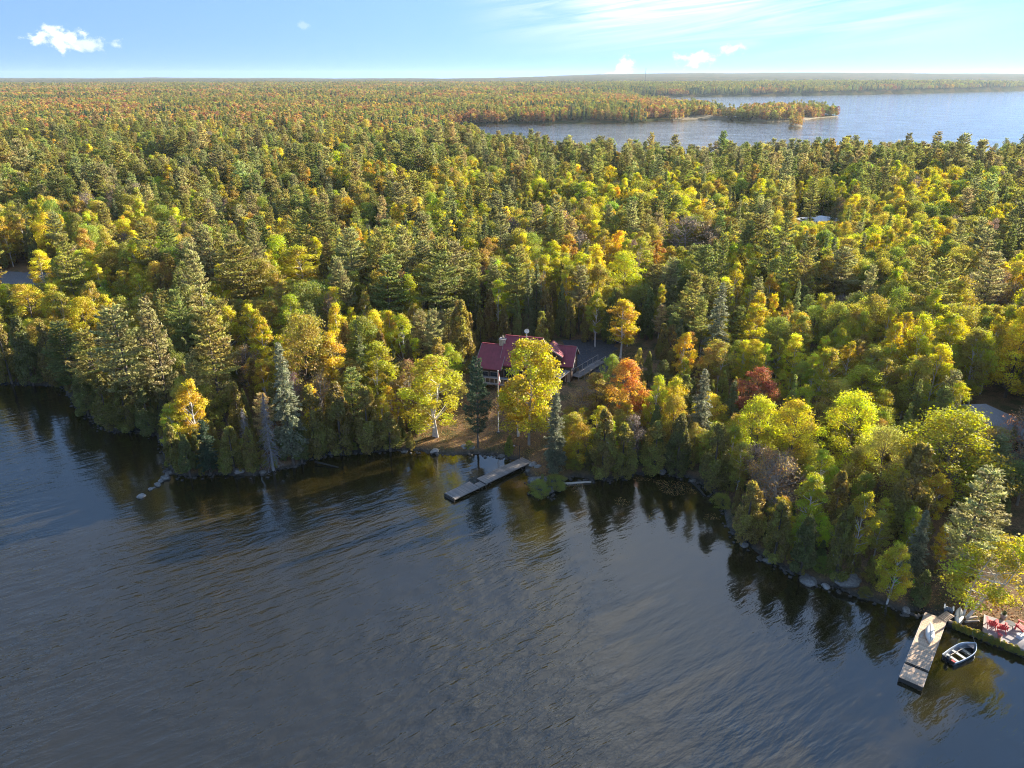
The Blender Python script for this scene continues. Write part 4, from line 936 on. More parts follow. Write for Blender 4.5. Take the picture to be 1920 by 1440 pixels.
def window(parent, c, w, h, axis, out):
    """framed window set on a wall; axis 'u' runs along u facing -v (out=-1) or +v"""
    x, y, z = c
    f = MB(); g = MB(); t = 0.08
    if axis == 'u':
        y0, y1 = (y+out*0.09, y) if out < 0 else (y, y+out*0.09)
        f.box(x-w/2-t,x-w/2,y0,y1,z-h/2-t,z+h/2+t).box(x+w/2,x+w/2+t,y0,y1,z-h/2-t,z+h/2+t).box(x-w/2,x+w/2,y0,y1,z+h/2,z+h/2+t).box(x-w/2,x+w/2,y0,y1,z-h/2-t,z-h/2)
        g.box(x-w/2,x+w/2,min(y,y+out*0.04),max(y,y+out*0.04),z-h/2,z+h/2)
    else:
        f.box(x,x+0.09,y-w/2-t,y-w/2,z-h/2-t,z+h/2+t).box(x,x+0.09,y+w/2,y+w/2+t,z-h/2-t,z+h/2+t).box(x,x+0.09,y-w/2,y+w/2,z+h/2,z+h/2+t).box(x,x+0.09,y-w/2,y+w/2,z-h/2-t,z-h/2)
        g.box(x,x+0.04,y-w/2,y+w/2,z-h/2,z+h/2)
    wo = g.build('window', M_GLASS, parent); f.build('frame', M_TRIM, wo)
cabin = empty('cabin', (4, 116, 0), math.radians(-15)); tag(cabin, 'dark brown log cabin with maroon metal roofs and a pale stone chimney', 'cabin')
gable(cabin, -4.9, 0.9, 0.0, 4.0, 2.2, 6.2, 9.7)
gable(cabin, -8.8, -4.92, -1.0, 4.1, 2.2, 5.7, 8.3)
gable(cabin, 0.92, 6.4, 1.5, 2.9, 2.2, 6.0, 8.2)
gable(cabin, -1.5, 1.6, 2.7, 2.0, 4.0, 7.5, 8.7, along='v', name='cross_gable_wall', over=0.28)
# porch with its own grey roof, turned against the house
A_, B_, C_, D_ = [P(x,y,z) for x,y,z in ((1024,695,5.0),(1050,676,5.9),(1077,689,5.3),(1050,710,4.6))]
inv = Matrix.Rotation(math.radians(15), 4, 'Z') @ Matrix.Translation((-4,-116,0))
pr = MB().prism([inv@A_, inv@D_, inv@C_, inv@B_], 0.14).build('porch_roof', M_GREYSH, cabin); pr['label'] = 'grey shingled porch roof'
for k in range(1,8):
    a_ = (A_.lerp(B_, k/8)); d_ = (D_.lerp(C_, k/8)); MB().bar(inv@(a_+Vector((0,0,0.01))), inv@(d_+Vector((0,0,0.01))), 0.03, 0.05).build('shingle_course', M_GREYSH, pr)
for q in (A_.lerp(D_,0.9), D_.lerp(C_,0.5), C_.lerp(D_,0.08), A_.lerp(D_,0.45)):
    p = inv@(q.lerp((A_+C_)/2, 0.08)); MB().bar((p.x,p.y,2.4),(p.x,p.y,p.z-0.12),0.14,0.14).build('porch_post', M_LOG, cabin)
# chimney
ch = MB(); ch.add([(-6.2,-1.3,2.2),(-5.0,-1.3,2.2),(-5.0,-0.1,2.2),(-6.2,-0.1,2.2),(-6.0,-1.2,9.3),(-5.0,-1.2,9.3),(-5.0,-0.2,9.3),(-6.0,-0.2,9.3)], [(3,2,1,0),(4,5,6,7),(0,1,5,4),(1,2,6,5),(2,3,7,6),(3,0,4,7)])
chim = ch.build('chimney', M_STONE, cabin); chim['label'] = 'pale cream stone chimney'
rg = random.Random(4)
for k in range(64):
    z = 6.3+rg.uniform(0,2.9); s_ = rg.uniform(0.14,0.26)
    if k % 2: x = rg.uniform(-5.95,-5.05); MB().box(x-s_*0.7,x+s_*0.7,-1.27,-1.1,z-s_*0.4,z+s_*0.4).build('stone', M_STONE, chim)
    else: y = rg.uniform(-1.1,-0.3); MB().box(-6.1,-5.9,y-s_*0.6,y+s_*0.6,z-s_*0.4,z+s_*0.4).build('stone', M_STONE, chim)
MB().box(-6.12,-4.9,-1.32,-0.08,9.3,9.45).build('cap', M_TRIM, chim); MB().tube([(-5.5,-0.7,9.4),(-5.5,-0.7,9.9)],0.16,10).build('flue', M_STONE, chim)
for c, w, h in (((-7.6,-5.1,4.4),1.4,1.2),((-5.9,-5.1,4.4),1.2,1.2),((-3.6,-4.0,4.4),1.6,1.6),((-1.6,-4.0,4.4),1.6,1.6),((2.7,-1.5,7.0),0.8,0.9),((2.0,-1.5,4.4),1.0,1.2),((-2.6,-4.0,5.5),1.0,0.5)):
    window(cabin, c, w, h, 'u', -1)
window(cabin, (6.4,1.5,5.0), 1.0, 1.2, 'v', 1); window(cabin, (6.4,0.2,4.2), 0.8, 1.0, 'v', 1)
dr = MB().box(5.4,6.3,-1.48,-1.38,2.9,5.0).build('door', M_TRIM, cabin); MB().bar((5.55,-1.52,3.9),(5.55,-1.52,4.05),0.05,0.05).build('handle', M_BLACK, dr)
# lakeside balcony
dk = MB().box(-8.6,-2.6,-8.3,-5.12,4.05,4.2).build('balcony', M_GREYWOOD, cabin)
for k in range(20): MB().box(-8.58+k*0.3,-8.58+k*0.3+0.27,-8.36,-5.14,4.205,4.24).build('deck_board', M_GREYWOOD, dk)
for u in (-8.5,-6.55,-4.6,-2.7): MB().box(u-0.08,u+0.08,-8.3,-8.14,1.4,4.04).build('support_post', M_LOG, cabin)
rail = MB().box(-8.6,-2.6,-8.38,-8.28,5.2,5.28).build('railing', M_TRIM, cabin); MB().box(-8.6,-2.6,-8.36,-8.30,4.4,4.45).build('lower_rail', M_TRIM, rail)
for k in range(9): MB().box(-8.6+k*0.74,-8.54+k*0.74,-8.37,-8.29,4.24,5.2).build('baluster', M_TRIM, rail)
for k in range(8): MB().box(-8.52+k*0.74,-7.90+k*0.74,-8.345,-8.325,4.47,5.18).build('glass_panel', M_GLASS, rail)
# dish on the roof
dish = empty('satellite_dish', P(987.5,634,9.9), 0); tag(dish, 'small white satellite dish on a mast above the maroon roof', 'satellite dish')
MB().tube([(0,0,-1.0),(0,0,1.1)],0.035,8).build('mast', M_WHITE, dish)
ds = MB(); ring = []; n = 16
vs_ = [(0,0.06,0)]; 
for j in (1,2,3):
    for k in range(n): a = 2*math.pi*k/n; r = 0.14*j; vs_.append((math.cos(a)*r, 0.06-0.10*(j/3)**2-0.02, math.sin(a)*r))
fs = [(0,1+k,1+(k+1)%n) for k in range(n)] + [(1+j*n+k,1+j*n+n+k,1+j*n+n+(k+1)%n,1+j*n+(k+1)%n) for j in range(2) for k in range(n)]
ds.add([(x,y,z+1.25) for x,y,z in vs_], fs); ds.build('dish', M_WHITE, dish, True); MB().bar((0,-0.05,1.0),(0,-0.42,1.22),0.03,0.03).build('feed_arm', M_WHITE, dish); MB().box(-0.06,0.06,-0.5,-0.4,1.18,1.3).build('receiver', M_WHITE, dish)
MB().bar((-0.12,0,0.35),(0.12,0,0.35),0.12,0.06).build('bracket', M_WHITE, dish)
# wooden walkway right of the cabin
wk = empty('boardwalk', (0,0,0)); tag(wk, 'grey wooden walkway with thin railings right of the cabin', 'walkway')
a_, b_ = P(1078,706,3.6), P(1128,676,3.6); d_ = (b_-a_).normalized(); n_ = Vector((-d_.y,d_.x,0)); Lw = (b_-a_).length
for k in range(int(Lw/0.3)):
    c = a_+d_*(0.15+k*0.3); MB().bar(c-n_*0.8, c+n_*0.8, 0.26, 0.05).build('plank', M_GREYWOOD, wk)
for s_ in (-1,1):
    MB().bar(a_+n_*0.75*s_+Vector((0,0,0.95)), b_+n_*0.75*s_+Vector((0,0,0.95)), 0.08,0.06).build('handrail', M_TRIM, wk)
    MB().bar(a_+n_*0.70*s_+Vector((0,0,-0.1)), b_+n_*0.70*s_+Vector((0,0,-0.1)), 0.1,0.14).build('stringer', M_GREYWOOD, wk)
    for k in range(6): c = a_.lerp(b_, k/5)+n_*0.75*s_; MB().bar(c+Vector((0,0,-0.9)), c+Vector((0,0,0.93)),0.09,0.09).build('post', M_TRIM, wk)

# ------------------------------------------------------------------ neighbours' houses
def cottage(name, apex, eave_z, hw, hl, rz, roofm, wallm, label, wing=None):
    e = empty(name, (apex.x, apex.y, 0), rz); tag(e, label, 'house'); zr = apex.z; g0 = gz(apex.x, apex.y)-0.5
    MB().box(-hl+0.3,hl-0.3,-hw+0.3,hw-0.3,g0,eave_z).build('wall', wallm, e)
    for poly in ([(-hl,-hw),(hl,-hw)],[(hl,-hw),(hl,hw)],[(hl,hw),(-hl,hw)],[(-hl,hw),(-hl,-hw)]):
        (x0,y0),(x1,y1) = poly; rf = MB().prism([(x0,y0,eave_z),(x1,y1,eave_z),(0,0,zr)],0.12).build('roof_slope', roofm, e)
    if wing:
        x0, x1, zw = wing
        MB().box(x0,x1,-hw*0.8,hw*0.8,g0,eave_z-0.2).build('wing_wall', wallm, e)
        for sg in (-1,1): MB().prism([(x0-0.3,0,zw),(x1+0.3,0,zw),(x1+0.3,sg*(hw*0.8+0.4),eave_z-0.4),(x0-0.3,sg*(hw*0.8+0.4),eave_z-0.4)],0.12).build('wing_roof', roofm, e)
    window(e, (-hl*0.4,-hw+0.3,eave_z-1.3),1.2,1.1,'u',-1); window(e, (hl*0.4,-hw+0.3,eave_z-1.3),1.2,1.1,'u',-1)
    MB().box(-0.5,0.5,-hw+0.2,-hw+0.32,g0,eave_z-0.9).build('door', M_TRIM, e)
    return e
cottage('cottage', P(1848,757,9.2), 6.4, 4.0, 4.6, math.radians(-28), M_GREYSH, M_LOG, 'cottage with a pointed grey shingle roof behind the right-hand oaks', wing=(4.2,13,7.6))
cottage('white_roofed_house', P(1540,404,11.0), 9.6, 4.0, 6.5, math.radians(5), M_PANEL, M_WHITE, 'white-roofed house half hidden in the right woods')
barn = cottage('barn', P(690,155,30), 22, 14, 40, 0.1, M_PANEL, M_WHITE, 'long white farm building far off on the left horizon')
tw = empty('lattice_mast', (0,0,0)); tag(tw, 'thin dark radio mast on the horizon beyond the lake', 'mast')
tp = P(1208,178,0); tp = Vector((tp.x*1.6, tp.y*1.6, gz(tp.x*1.6, tp.y*1.6)))
for k in range(3):
    a = 2*math.pi*k/3; MB().bar(tp+Vector((math.cos(a)*2.5,math.sin(a)*2.5,0)), tp+Vector((math.cos(a)*0.6,math.sin(a)*0.6,72)),0.7,0.7).build('leg', M_BLACK, tw)
for k in range(12):
    z = 4+k*5.6; r = 2.4-1.7*z/72; MB().tube([tp+Vector((math.cos(a)*r,math.sin(a)*r,z+(i%2)*0.5)) for i, a in enumerate([0,2.09,4.19,6.28])],0.25,4).build('brace', M_BLACK, tw)

# ------------------------------------------------------------------ flagpole, lawn things
fb = P(934.5,812,1.4); fb = P(934.5,812,gz(fb.x,fb.y)); bt = (696-720)/FPX; fh = CAM_H - fb.y/(CP-bt*SP)*(SP+bt*CP) - fb.z
fp = empty('flagpole', fb); tag(fp, 'white flagpole with a limp red and white maple leaf flag on the lawn', 'flagpole')
MB().tube([(0,0,-0.3),(0,0,fh*0.5),(0,0,fh)],[0.075,0.06,0.04],10).build('pole', M_WHITE, fp)
MB().tube([(0,0,fh-0.02),(0,0,fh+0.05),(0,0,fh+0.16)],[0.05,0.09,0.02],10).build('finial', M_WHITE, fp)
MB().tube([(0,0,-0.05),(0,0,0.22),(0,0,0.25)],[0.34,0.28,0.1],8).build('base', M_ROCK, fp)
def limp_flag():
    nu, nv = 22, 16; W, Hh = 1.9, 0.95
    v = []; f = []; mi = []
    for j in range(nv+1):
        for i in range(nu+1):
            u = i/nu; w = j/nv                        # u along the fly, w down the hoist
            drop = u*W*0.86; out = 0.30*math.sin(min(1,u*1.6)*math.pi/2)*(1-0.35*u)
            x = 0.05 + out*(0.75+0.25*math.cos(w*9)) + 0.05*math.sin(u*7+w*5); y = 0.13*math.sin(w*11+u*3)*(0.25+u) - 0.08
            z = fh - 0.15 - w*Hh*(1-0.55*u) - drop
            v.append((x,y,z))
    for j in range(nv):
        for i in range(nu):
            f.append((j*(nu+1)+i, j*(nu+1)+i+1, (j+1)*(nu+1)+i+1, (j+1)*(nu+1)+i)); u = (i+0.5)/nu; w = (j+0.5)/nv
            # maple leaf in the middle of the white field
            a = (u-0.5)*2*W/1.0; b = (0.5-w)*2*Hh/1.0; r = math.hypot(a,b); th = math.atan2(b,a)
            leaf = r < 0.34+0.13*abs(math.cos(2.5*(th-math.pi/2))) and b > -0.42
            mi.append(0 if (u < 0.25 or u > 0.75 or leaf) else 1)
    me = bpy.data.meshes.new('flag'); me.from_pydata(v,[],f); me.materials.append(M_FLAGRED); me.materials.append(M_FLAGWHITE); me.polygons.foreach_set('material_index', mi); me.update()
    o = link('flag', me, fp); s = o.modifiers.new('thickness','SOLIDIFY'); s.thickness = 0.012; return o
limp_flag()['label'] = 'limp red and white flag with a maple leaf'
lp0 = P(970,866,0.5); lp = empty('lamp_post', (lp0.x+0.3, lp0.y+0.6, 0.3)); tag(lp, 'thin black lamp post at the shore end of the small dock', 'lamp post')
MB().tube([(0,0,-0.3),(0,0,2.4)],0.035,8).build('post', M_BLACK, lp); MB().bar((0,0,2.35),(-0.75,0,2.55),0.04,0.04).build('arm', M_BLACK, lp); MB().tube([(-0.75,0,2.56),(-0.75,0,2.46),(-0.75,0,2.38)],[0.05,0.13,0.11],8).build('lamp_head', M_TRIM, lp)

# ------------------------------------------------------------------ docks
def dock(name, secs, label, mat, top=0.5):
    e = empty(name, (0,0,0)); tag(e, label, 'dock')
    for (a, b, w, zt) in secs:
        a, b = Vector((a.x,a.y,zt)), Vector((b.x,b.y,zt)); d = (b-a).normalized(); n = Vector((-d.y,d.x,0)); L_ = (b-a).length
        pl = MB(); pl.box(-0.066,0.066,-w/2,w/2,-0.04,0); me = None; k = 0; s_ = 0.15
        while s_*k + 0.07 < L_:
            c = a + d*(0.075+s_*k)
            if me is None: o = pl.build('plank', mat, e); me = o.data
            else: o = link('plank', me, e)
            o.location = c + Vector((0,0,random.Random(k*7+int(L_*10)).uniform(-0.006,0.006))); o.rotation_euler = (0,0,math.atan2(d.y,d.x)+random.Random(k).uniform(-.006,.006)); k += 1
        for sg in (-1,0,1): MB().bar(a+n*sg*(w/2-0.12)+Vector((0,0,-0.14)), b+n*sg*(w/2-0.12)+Vector((0,0,-0.14)),0.09,0.18).build('stringer', M_DARKWOOD, e)
        for sg in (-1,1): MB().bar(a+n*sg*(w/2+0.035)+Vector((0,0,-0.06)), b+n*sg*(w/2+0.035)+Vector((0,0,-0.06)),0.06,0.14).build('edge_board', M_TRIM if mat is M_DECKWOOD else mat, e)
        for t in (0.12,0.88):
            for sg in (-1,1):
                c = a.lerp(b,t)+n*sg*(w/2-0.2); MB().tube([(c.x,c.y,-2.2),(c.x,c.y,zt-0.06)],0.07,8).build('pile', M_DARKWOOD, e)
        c = b+Vector((0,0,-0.23)); MB().bar(c-n*(w/2+0.06)+d*0.05, c+n*(w/2+0.06)+d*0.05,0.07,0.40).build('end_board', M_DARKWOOD, e)
    return e
rA, rB = P(1755,1155,0.55), P(1708.5,1277,0.55); rM = rA.lerp(rB, 0.80)
rd = (rB-rA).normalized()
dock('dock', [(rA, rM-rd*0.10, 1.85, 0.55), (rM+rd*0.12, rB, 1.85, 0.47)], 'long sunlit plank dock with an overturned canoe on it at lower right', M_DECKWOOD)
l0, l1 = P(988,862,0.55), P(903,902,0.55); m0, m1 = P(907,900,0.45), P(843,930,0.45); ld = (m1-m0).normalized(); ln = Vector((-ld.y,ld.x,0))
dock('dock', [(l0, l1, 1.75, 0.58), (m0+ld*1.6+ln*0.0, m1, 1.95, 0.42), (m0+ld*0.2+ln*0.45, m0+ld*1.55+ln*0.45, 1.0, 0.42)], 'small stepped grey dock below the lawn and flagpole', M_GREYWOOD)
gp = empty('gangplank', (0,0,0)); tag(gp, 'short plank ramp from the bank to the sunlit dock', 'ramp')
ga, gb = P(1768,1160,0.6), P(1786,1148,0.9); gd = (gb-ga).normalized(); gn = Vector((-gd.y,gd.x,0))
for k in range(max(4,int((gb-ga).length/0.2))): c = ga+gd*(k*0.2); MB().bar(c-gn*0.45,c+gn*0.45,0.18,0.05).build('plank', M_DECKWOOD, gp)
for sg in (-1,1): MB().bar(ga+gn*0.4*sg+Vector((0,0,-0.09)),gb+gn*0.4*sg+Vector((0,0,-0.09)),0.08,0.12).build('stringer', M_DARKWOOD, gp)

# ------------------------------------------------------------------ boats
def hull_mesh(name, L_, W, D, pts=17, transom=0.0, open_top=True, thick=0.04, mats=None):
    """lofted hull; transom = width fraction at the stern (x = 0), bow at x = L_"""
    v = []; f = []; ns = 9
    def ring(s, inset, zoff):
        hw = W/2*((transom + (1-transom)*math.sin(min(1, s*2.2)*math.pi/2)) if s < 0.45 else math.cos(((s-0.45)/0.55)**1.7*math.pi/2))
        hw = max(0.015, hw - inset); sheer = D*(1+0.35*s*s*(transom > 0) + (0.35*(2*s-1)**2 if transom == 0 else 0)); r = []
        for k in range(ns):
            a = -math.pi/2 + math.pi*k/(ns-1); y = hw*math.copysign(abs(math.sin(a))**0.75, math.sin(a)); z = sheer - (sheer-zoff)*max(0.0,math.cos(a))**0.55
            r.append((s*L_, y, z))
        return r
    for inset, zoff in ((0,0.0),(thick,thick)):
        for i in range(pts): v += ring(i/(pts-1), inset, zoff)
    n1 = pts*ns
    for o_, flip in ((0,False),(n1,True)):
        for i in range(pts-1):
            for k in range(ns-1):
                q = (o_+i*ns+k, o_+i*ns+k+1, o_+(i+1)*ns+k+1, o_+(i+1)*ns+k); f.append(q[::-1] if flip else q)
    for i in range(pts-1):
        for k in (0, ns-1): f.append((i*ns+k, (i+1)*ns+k, n1+(i+1)*ns+k, n1+i*ns+k))
    for i in (0, pts-1): f += [tuple(range(i*ns, i*ns+ns)), tuple(n1+i*ns+k for k in range(ns))] + [(i*ns+k, i*ns+k+1, n1+i*ns+k+1, n1+i*ns+k) for k in range(ns-1)]
    me = bpy.data.meshes.new(name); me.from_pydata(v,[],f); me.update(); bm = bmesh.new(); bm.from_mesh(me); bmesh.ops.recalc_face_normals(bm, faces=bm.faces); bm.to_mesh(me); bm.free()
    me.polygons.foreach_set('use_smooth',[True]*len(me.polygons))
    return me
stern, bow = P(1778.5,1236,0.35), P(1829,1207,0.5); bd = bow-stern; LB = math.hypot(bd.x,bd.y); WB = (P(1765,1225,0.4)-P(1792,1245,0.4)).length
rb = empty('rowboat', (stern.x,stern.y,-0.14), math.atan2(bd.y,bd.x)); tag(rb, 'small open aluminium boat with outboard motor moored beside the sunlit dock', 'boat')
hm = hull_mesh('hull', LB, WB*1.02, 0.55, transom=0.82); hm.materials.append(M_ALU); link('hull', hm, rb)
for x, w in ((LB*0.16,0.86),(LB*0.40,0.95),(LB*0.64,0.84)):
    MB().box(x-0.14,x+0.14,-WB/2*w+0.05,WB/2*w-0.05,0.34,0.38).build('bench', M_ALU, rb)
MB().prism([(0.1,-WB*0.36,0.12),(LB*0.75,-WB*0.28,0.12),(LB*0.75,WB*0.28,0.12),(0.1,WB*0.36,0.12)],0.03).build('floor', M_BOATIN, rb)
MB().prism([(LB*0.80,-WB*0.27,0.62),(LB*0.97,-0.03,0.70),(LB*0.97,0.03,0.70),(LB*0.80,WB*0.27,0.62)],0.03).build('bow_deck', M_BOATIN, rb)
for sg in (-1,1):
    pts = [(s*LB, sg*WB/2*1.03*((0.82+0.18*math.sin(min(1,s*2.2)*math.pi/2)) if s < 0.45 else math.cos(((s-0.45)/0.55)**1.7*math.pi/2)), 0.55*(1+0.35*s*s)+0.01) for s in [k/14 for k in range(15)]]
    MB().tube(pts,0.035,6).build('gunwale', M_PALEBLUE, rb)
mo = MB().tube([(-0.16,0,0.45),(-0.16,0,0.62),(-0.15,0,0.82),(-0.14,0,0.92)],[0.10,0.17,0.16,0.07],10).build('outboard_motor', M_BLACK, rb, True)
MB().tube([(-0.18,0,0.5),(-0.2,0,-0.35)],[0.06,0.05],8).build('shaft', M_BLACK, mo); MB().bar((-0.05,0,0.7),(0.45,0.06,0.74),0.05,0.05).build('tiller', M_BLACK, mo)
MB().box(0.25,0.75,-0.42,-0.1,0.14,0.36).build('fuel_tank', M_RED, rb)
MB().bar((LB*0.2,0.30,0.42),(LB*0.72,0.26,0.44),0.05,0.04).build('oar', M_LOGPALE, rb)
cm = hull_mesh('hull', 3.0, 0.82, 0.34, transom=0.0)
for s, me in (('', cm),): me.materials.append(M_CANVAS)
def canoe(name, c, rz, label, z):
    e = empty(name, (c.x,c.y,z), rz); e.rotation_euler = (math.pi, 0, rz); tag(e, label, 'canoe')
    h = link('hull', cm, e, (-1.5,0,-0.02)); MB().bar((-1.35,0,-0.03),(1.35,0,-0.03),0.04,0.05).build('keel', M_TRIM, e)
    MB().bar((0,-0.36,0.32),(0,0.36,0.32),0.08,0.04).build('thwart', M_LOGPALE, e)
    return e
kc = P(1744.5,1186,0.9); canoe('canoe', kc, math.atan2((P(1745,1172,0.6)-P(1745,1201,0.6)).y,(P(1745,1172,0.6)-P(1745,1201,0.6)).x), 'overturned white canoe lying on the sunlit dock', 1.02)
k2 = P(1801,1147,1.2); canoe('canoe', k2, math.radians(58), 'overturned white canoe on the bank behind the leaning birch stems', gz(k2.x,k2.y)+0.42)
pd = empty('paddle', (0,0,0)); tag(pd, 'wooden paddle leaning from the canoe across the sunlit dock', 'paddle')
p0, p1 = P(1730,1190,0.60), P(1743,1174,0.75); MB().tube([p0,p1],0.022,6).build('shaft', M_LOGPALE, pd); dv = (p0-p1).normalized(); MB().bar(p0-dv*0.05,p0+dv*0.45,0.16,0.02).build('blade', M_LOGPALE, pd)

# ------------------------------------------------------------------ patio, wall and garden things at lower right
wa, wb = P(1779,1163,0.7), P(1960,1236,0.7); wd = (wb-wa).normalized(); wn = Vector((-wd.y,wd.x,0)); WL = (wb-wa).length
wl = empty('retaining_wall', (0,0,0)); tag(wl, 'low timber retaining wall along the water between dock and patio', 'wall')
for c in range(4):
    x = 0.0; k = 0
    while x < WL:
        l_ = min(2.4 - (c%2)*0.9*(k==0), WL-x); a = wa+wd*(x+0.01)+wn*(c*0.03); b = wa+wd*(x+l_-0.01)+wn*(c*0.03); z = 0.02+c*0.19
        MB().bar((a.x,a.y,z),(b.x,b.y,z),0.2,0.18).build('timber', M_DECKWOOD if c == 3 else M_DARKWOOD, wl); x += l_; k += 1
wt = np.random.default_rng(8).uniform(0.4,WL,150); wq = np.array([[*(wa+wd*t-wn*0.14)[:2], 0.0] for t in wt]); wq[:,2] = np.random.default_rng(9).uniform(0.0,0.35,150)
ws = np.random.default_rng(10).uniform(0.03,0.055,150)*np.where(wt < 6, 1.2, 0.75)
woods('wall_moss', 'green plants hanging down the timber wall above the water', wq[:,0], wq[:,1], wq[:,2], np.array([KIDX['green'][i%4] for i in range(150)]), np.stack([ws*1.3,ws*0.8,ws],-1), wt)
pa = empty('patio', (0,0,0)); tag(pa, 'speckled grey patio slab with red chairs at the right edge', 'patio')
pp = [wa+wd*t+wn*s for t, s in ((5.0,0.25),(WL,0.25),(WL,3.6),(5.6,3.3))]
pp[3] = P(1846,1153,0.75); pp[2] = P(1960,1188,0.75); pp[0] = P(1843,1190,0.75); pp[1] = P(1958,1233,0.75)
MB().prism([(p.x,p.y,0.78) for p in pp],0.6).build('slab', M_CONC, pa)
MB().bar((pp[0].x,pp[0].y,0.76),(pp[1].x,pp[1].y,0.76),0.14,0.16).build('edge_board', M_TRIM, pa); MB().bar((pp[3].x,pp[3].y,0.75),(pp[0].x,pp[0].y,0.75),0.1,0.14).build('edge_board', M_TRIM, pa)
def adirondack(mat):
    e = empty('garden_chair', (0,0,0))
    for k in range(6): MB().box(-0.27,0.27,-0.33+k*0.1,-0.24+k*0.1,0.40-k*0.025,0.425-k*0.025).build('seat_slat', mat, e)
    for k in range(5):
        x = -0.24+k*0.12; t = 1.02-0.05*abs(k-2)**1.6
        MB().bar((x*0.9,0.24,0.25),(x*1.25,0.58,t),0.105,0.022,up=(0,-1,0.3)).build('back_slat', mat, e)
    for s_ in (-1,1):
        MB().box(s_*0.38-0.075,s_*0.38+0.075,-0.42,0.42,0.60,0.625).build('armrest', mat, e)
        MB().box(s_*0.32-0.02,s_*0.32+0.02,-0.36,-0.26,0.0,0.60).build('leg', mat, e); MB().bar((s_*0.30,-0.3,0.38),(s_*0.30,0.62,0.02),0.03,0.12).build('leg', mat, e)
        MB().bar((s_*0.36,0.38,0.3),(s_*0.36,0.38,0.6),0.04,0.05).build('arm_post', mat, e)
    MB().bar((-0.34,0.40,0.55),(0.34,0.40,0.55),0.03,0.07).build('back_rail', mat, e)
    return e
def copy_tree(o, parent=None):
    c = o.copy(); COL.objects.link(c); c.parent = parent
    for ch_ in list(o.children): copy_tree(ch_, c)
    return c
ad = adirondack(M_RED)
for i, (px_, py_, rz, lab) in enumerate([(1858,1174,-0.5,'red slatted garden chair nearest the leaning birch'),(1876,1181,-0.35,'middle red slatted garden chair on the patio'),(1913,1180,0.7,'red slatted garden chair at the right edge of the photo')]):
    o = ad if i == 0 else copy_tree(ad); p = P(px_,py_,0.8); o.location = (p.x,p.y,0.785); o.rotation_euler = (0,0,rz+math.pi); o.scale = (1.1,1.1,1.1); tag(o, lab, 'chair', 'red chairs on the patio')
bg_ = adirondack(M_BLUEGREY); p = P(1781,1134,1.3); bg_.location = (p.x,p.y,gz(p.x,p.y)+0.02); bg_.rotation_euler = (0,0,2.6); tag(bg_, 'blue-grey garden chair on the bank above the sunlit dock', 'chair')
ct = MB().box(0.1,0.24,-0.3,-0.2,0.43,0.47).build('cushion', M_WHITE, bg_)
tb = empty('side_table', P(1892,1176,0.785)); tag(tb, 'round dark garden table between the red chairs', 'table')
MB().tube([(0,0,0.48),(0,0,0.52)],0.42,20).build('table_top', M_BLACK, tb)
for k in range(4): a = k*math.pi/2+0.4; MB().bar((math.cos(a)*0.34,math.sin(a)*0.34,0.0),(math.cos(a)*0.22,math.sin(a)*0.22,0.48),0.04,0.04).build('leg', M_BLACK, tb)
cl = empty('cooler', P(1912,1196,0.785), 0.4); tag(cl, 'pale blue cooler box in front of the right red chair', 'cooler')
MB().box(-0.3,0.3,-0.2,0.2,0.02,0.36).build('body', M_PALEBLUE, cl); MB().box(-0.32,0.32,-0.22,0.22,0.36,0.44).build('lid', M_WHITE, cl); MB().tube([(-0.33,0,0.3),(-0.36,0,0.52),(0.36,0,0.52),(0.33,0,0.3)],0.015,6).build('handle', M_WHITE, cl)
pt = empty('flower_pot', P(1873,1196,0.785)); tag(pt, 'small clay pot with red flowers at the patio edge', 'flower pot')
MB().tube([(0,0,0),(0,0,0.24),(0,0,0.27)],[0.11,0.16,0.17],12).build('pot', simple_mat('clay',(0.45,0.20,0.13),0.8,0.2,4), pt)
fl = MB(); rg = random.Random(9)
for k in range(26): fl.tube([(rg.uniform(-.14,.14),rg.uniform(-.14,.14),0.28),(rg.uniform(-.2,.2),rg.uniform(-.2,.2),rg.uniform(0.36,0.5))],[0.02,0.045],5)
fl.build('flowers', simple_mat('flower_pink',(0.6,0.12,0.12),0.7,0.3,8), pt)
pl = empty('planter', P(1880,1160,0.7)); tag(pl, 'pale stone planter at the back of the patio behind the red chairs', 'planter')
MB().tube([(0,0,0),(0,0,0.5),(0,0,0.55),(0,0,0.5)],[0.2,0.3,0.33,0.26],12).build('pot', M_PALEROCK, pl)
pf = MB()
for k in range(40): a = rg.uniform(0,6.28); r = rg.uniform(0.05,0.35); pf.bar((math.cos(a)*0.1,math.sin(a)*0.1,0.5),(math.cos(a)*r,math.sin(a)*r,rg.uniform(0.6,0.95)),0.06,0.01)
pf.build('foliage', simple_mat('planter_green',(0.08,0.13,0.03),0.7,0.3,8), pl)
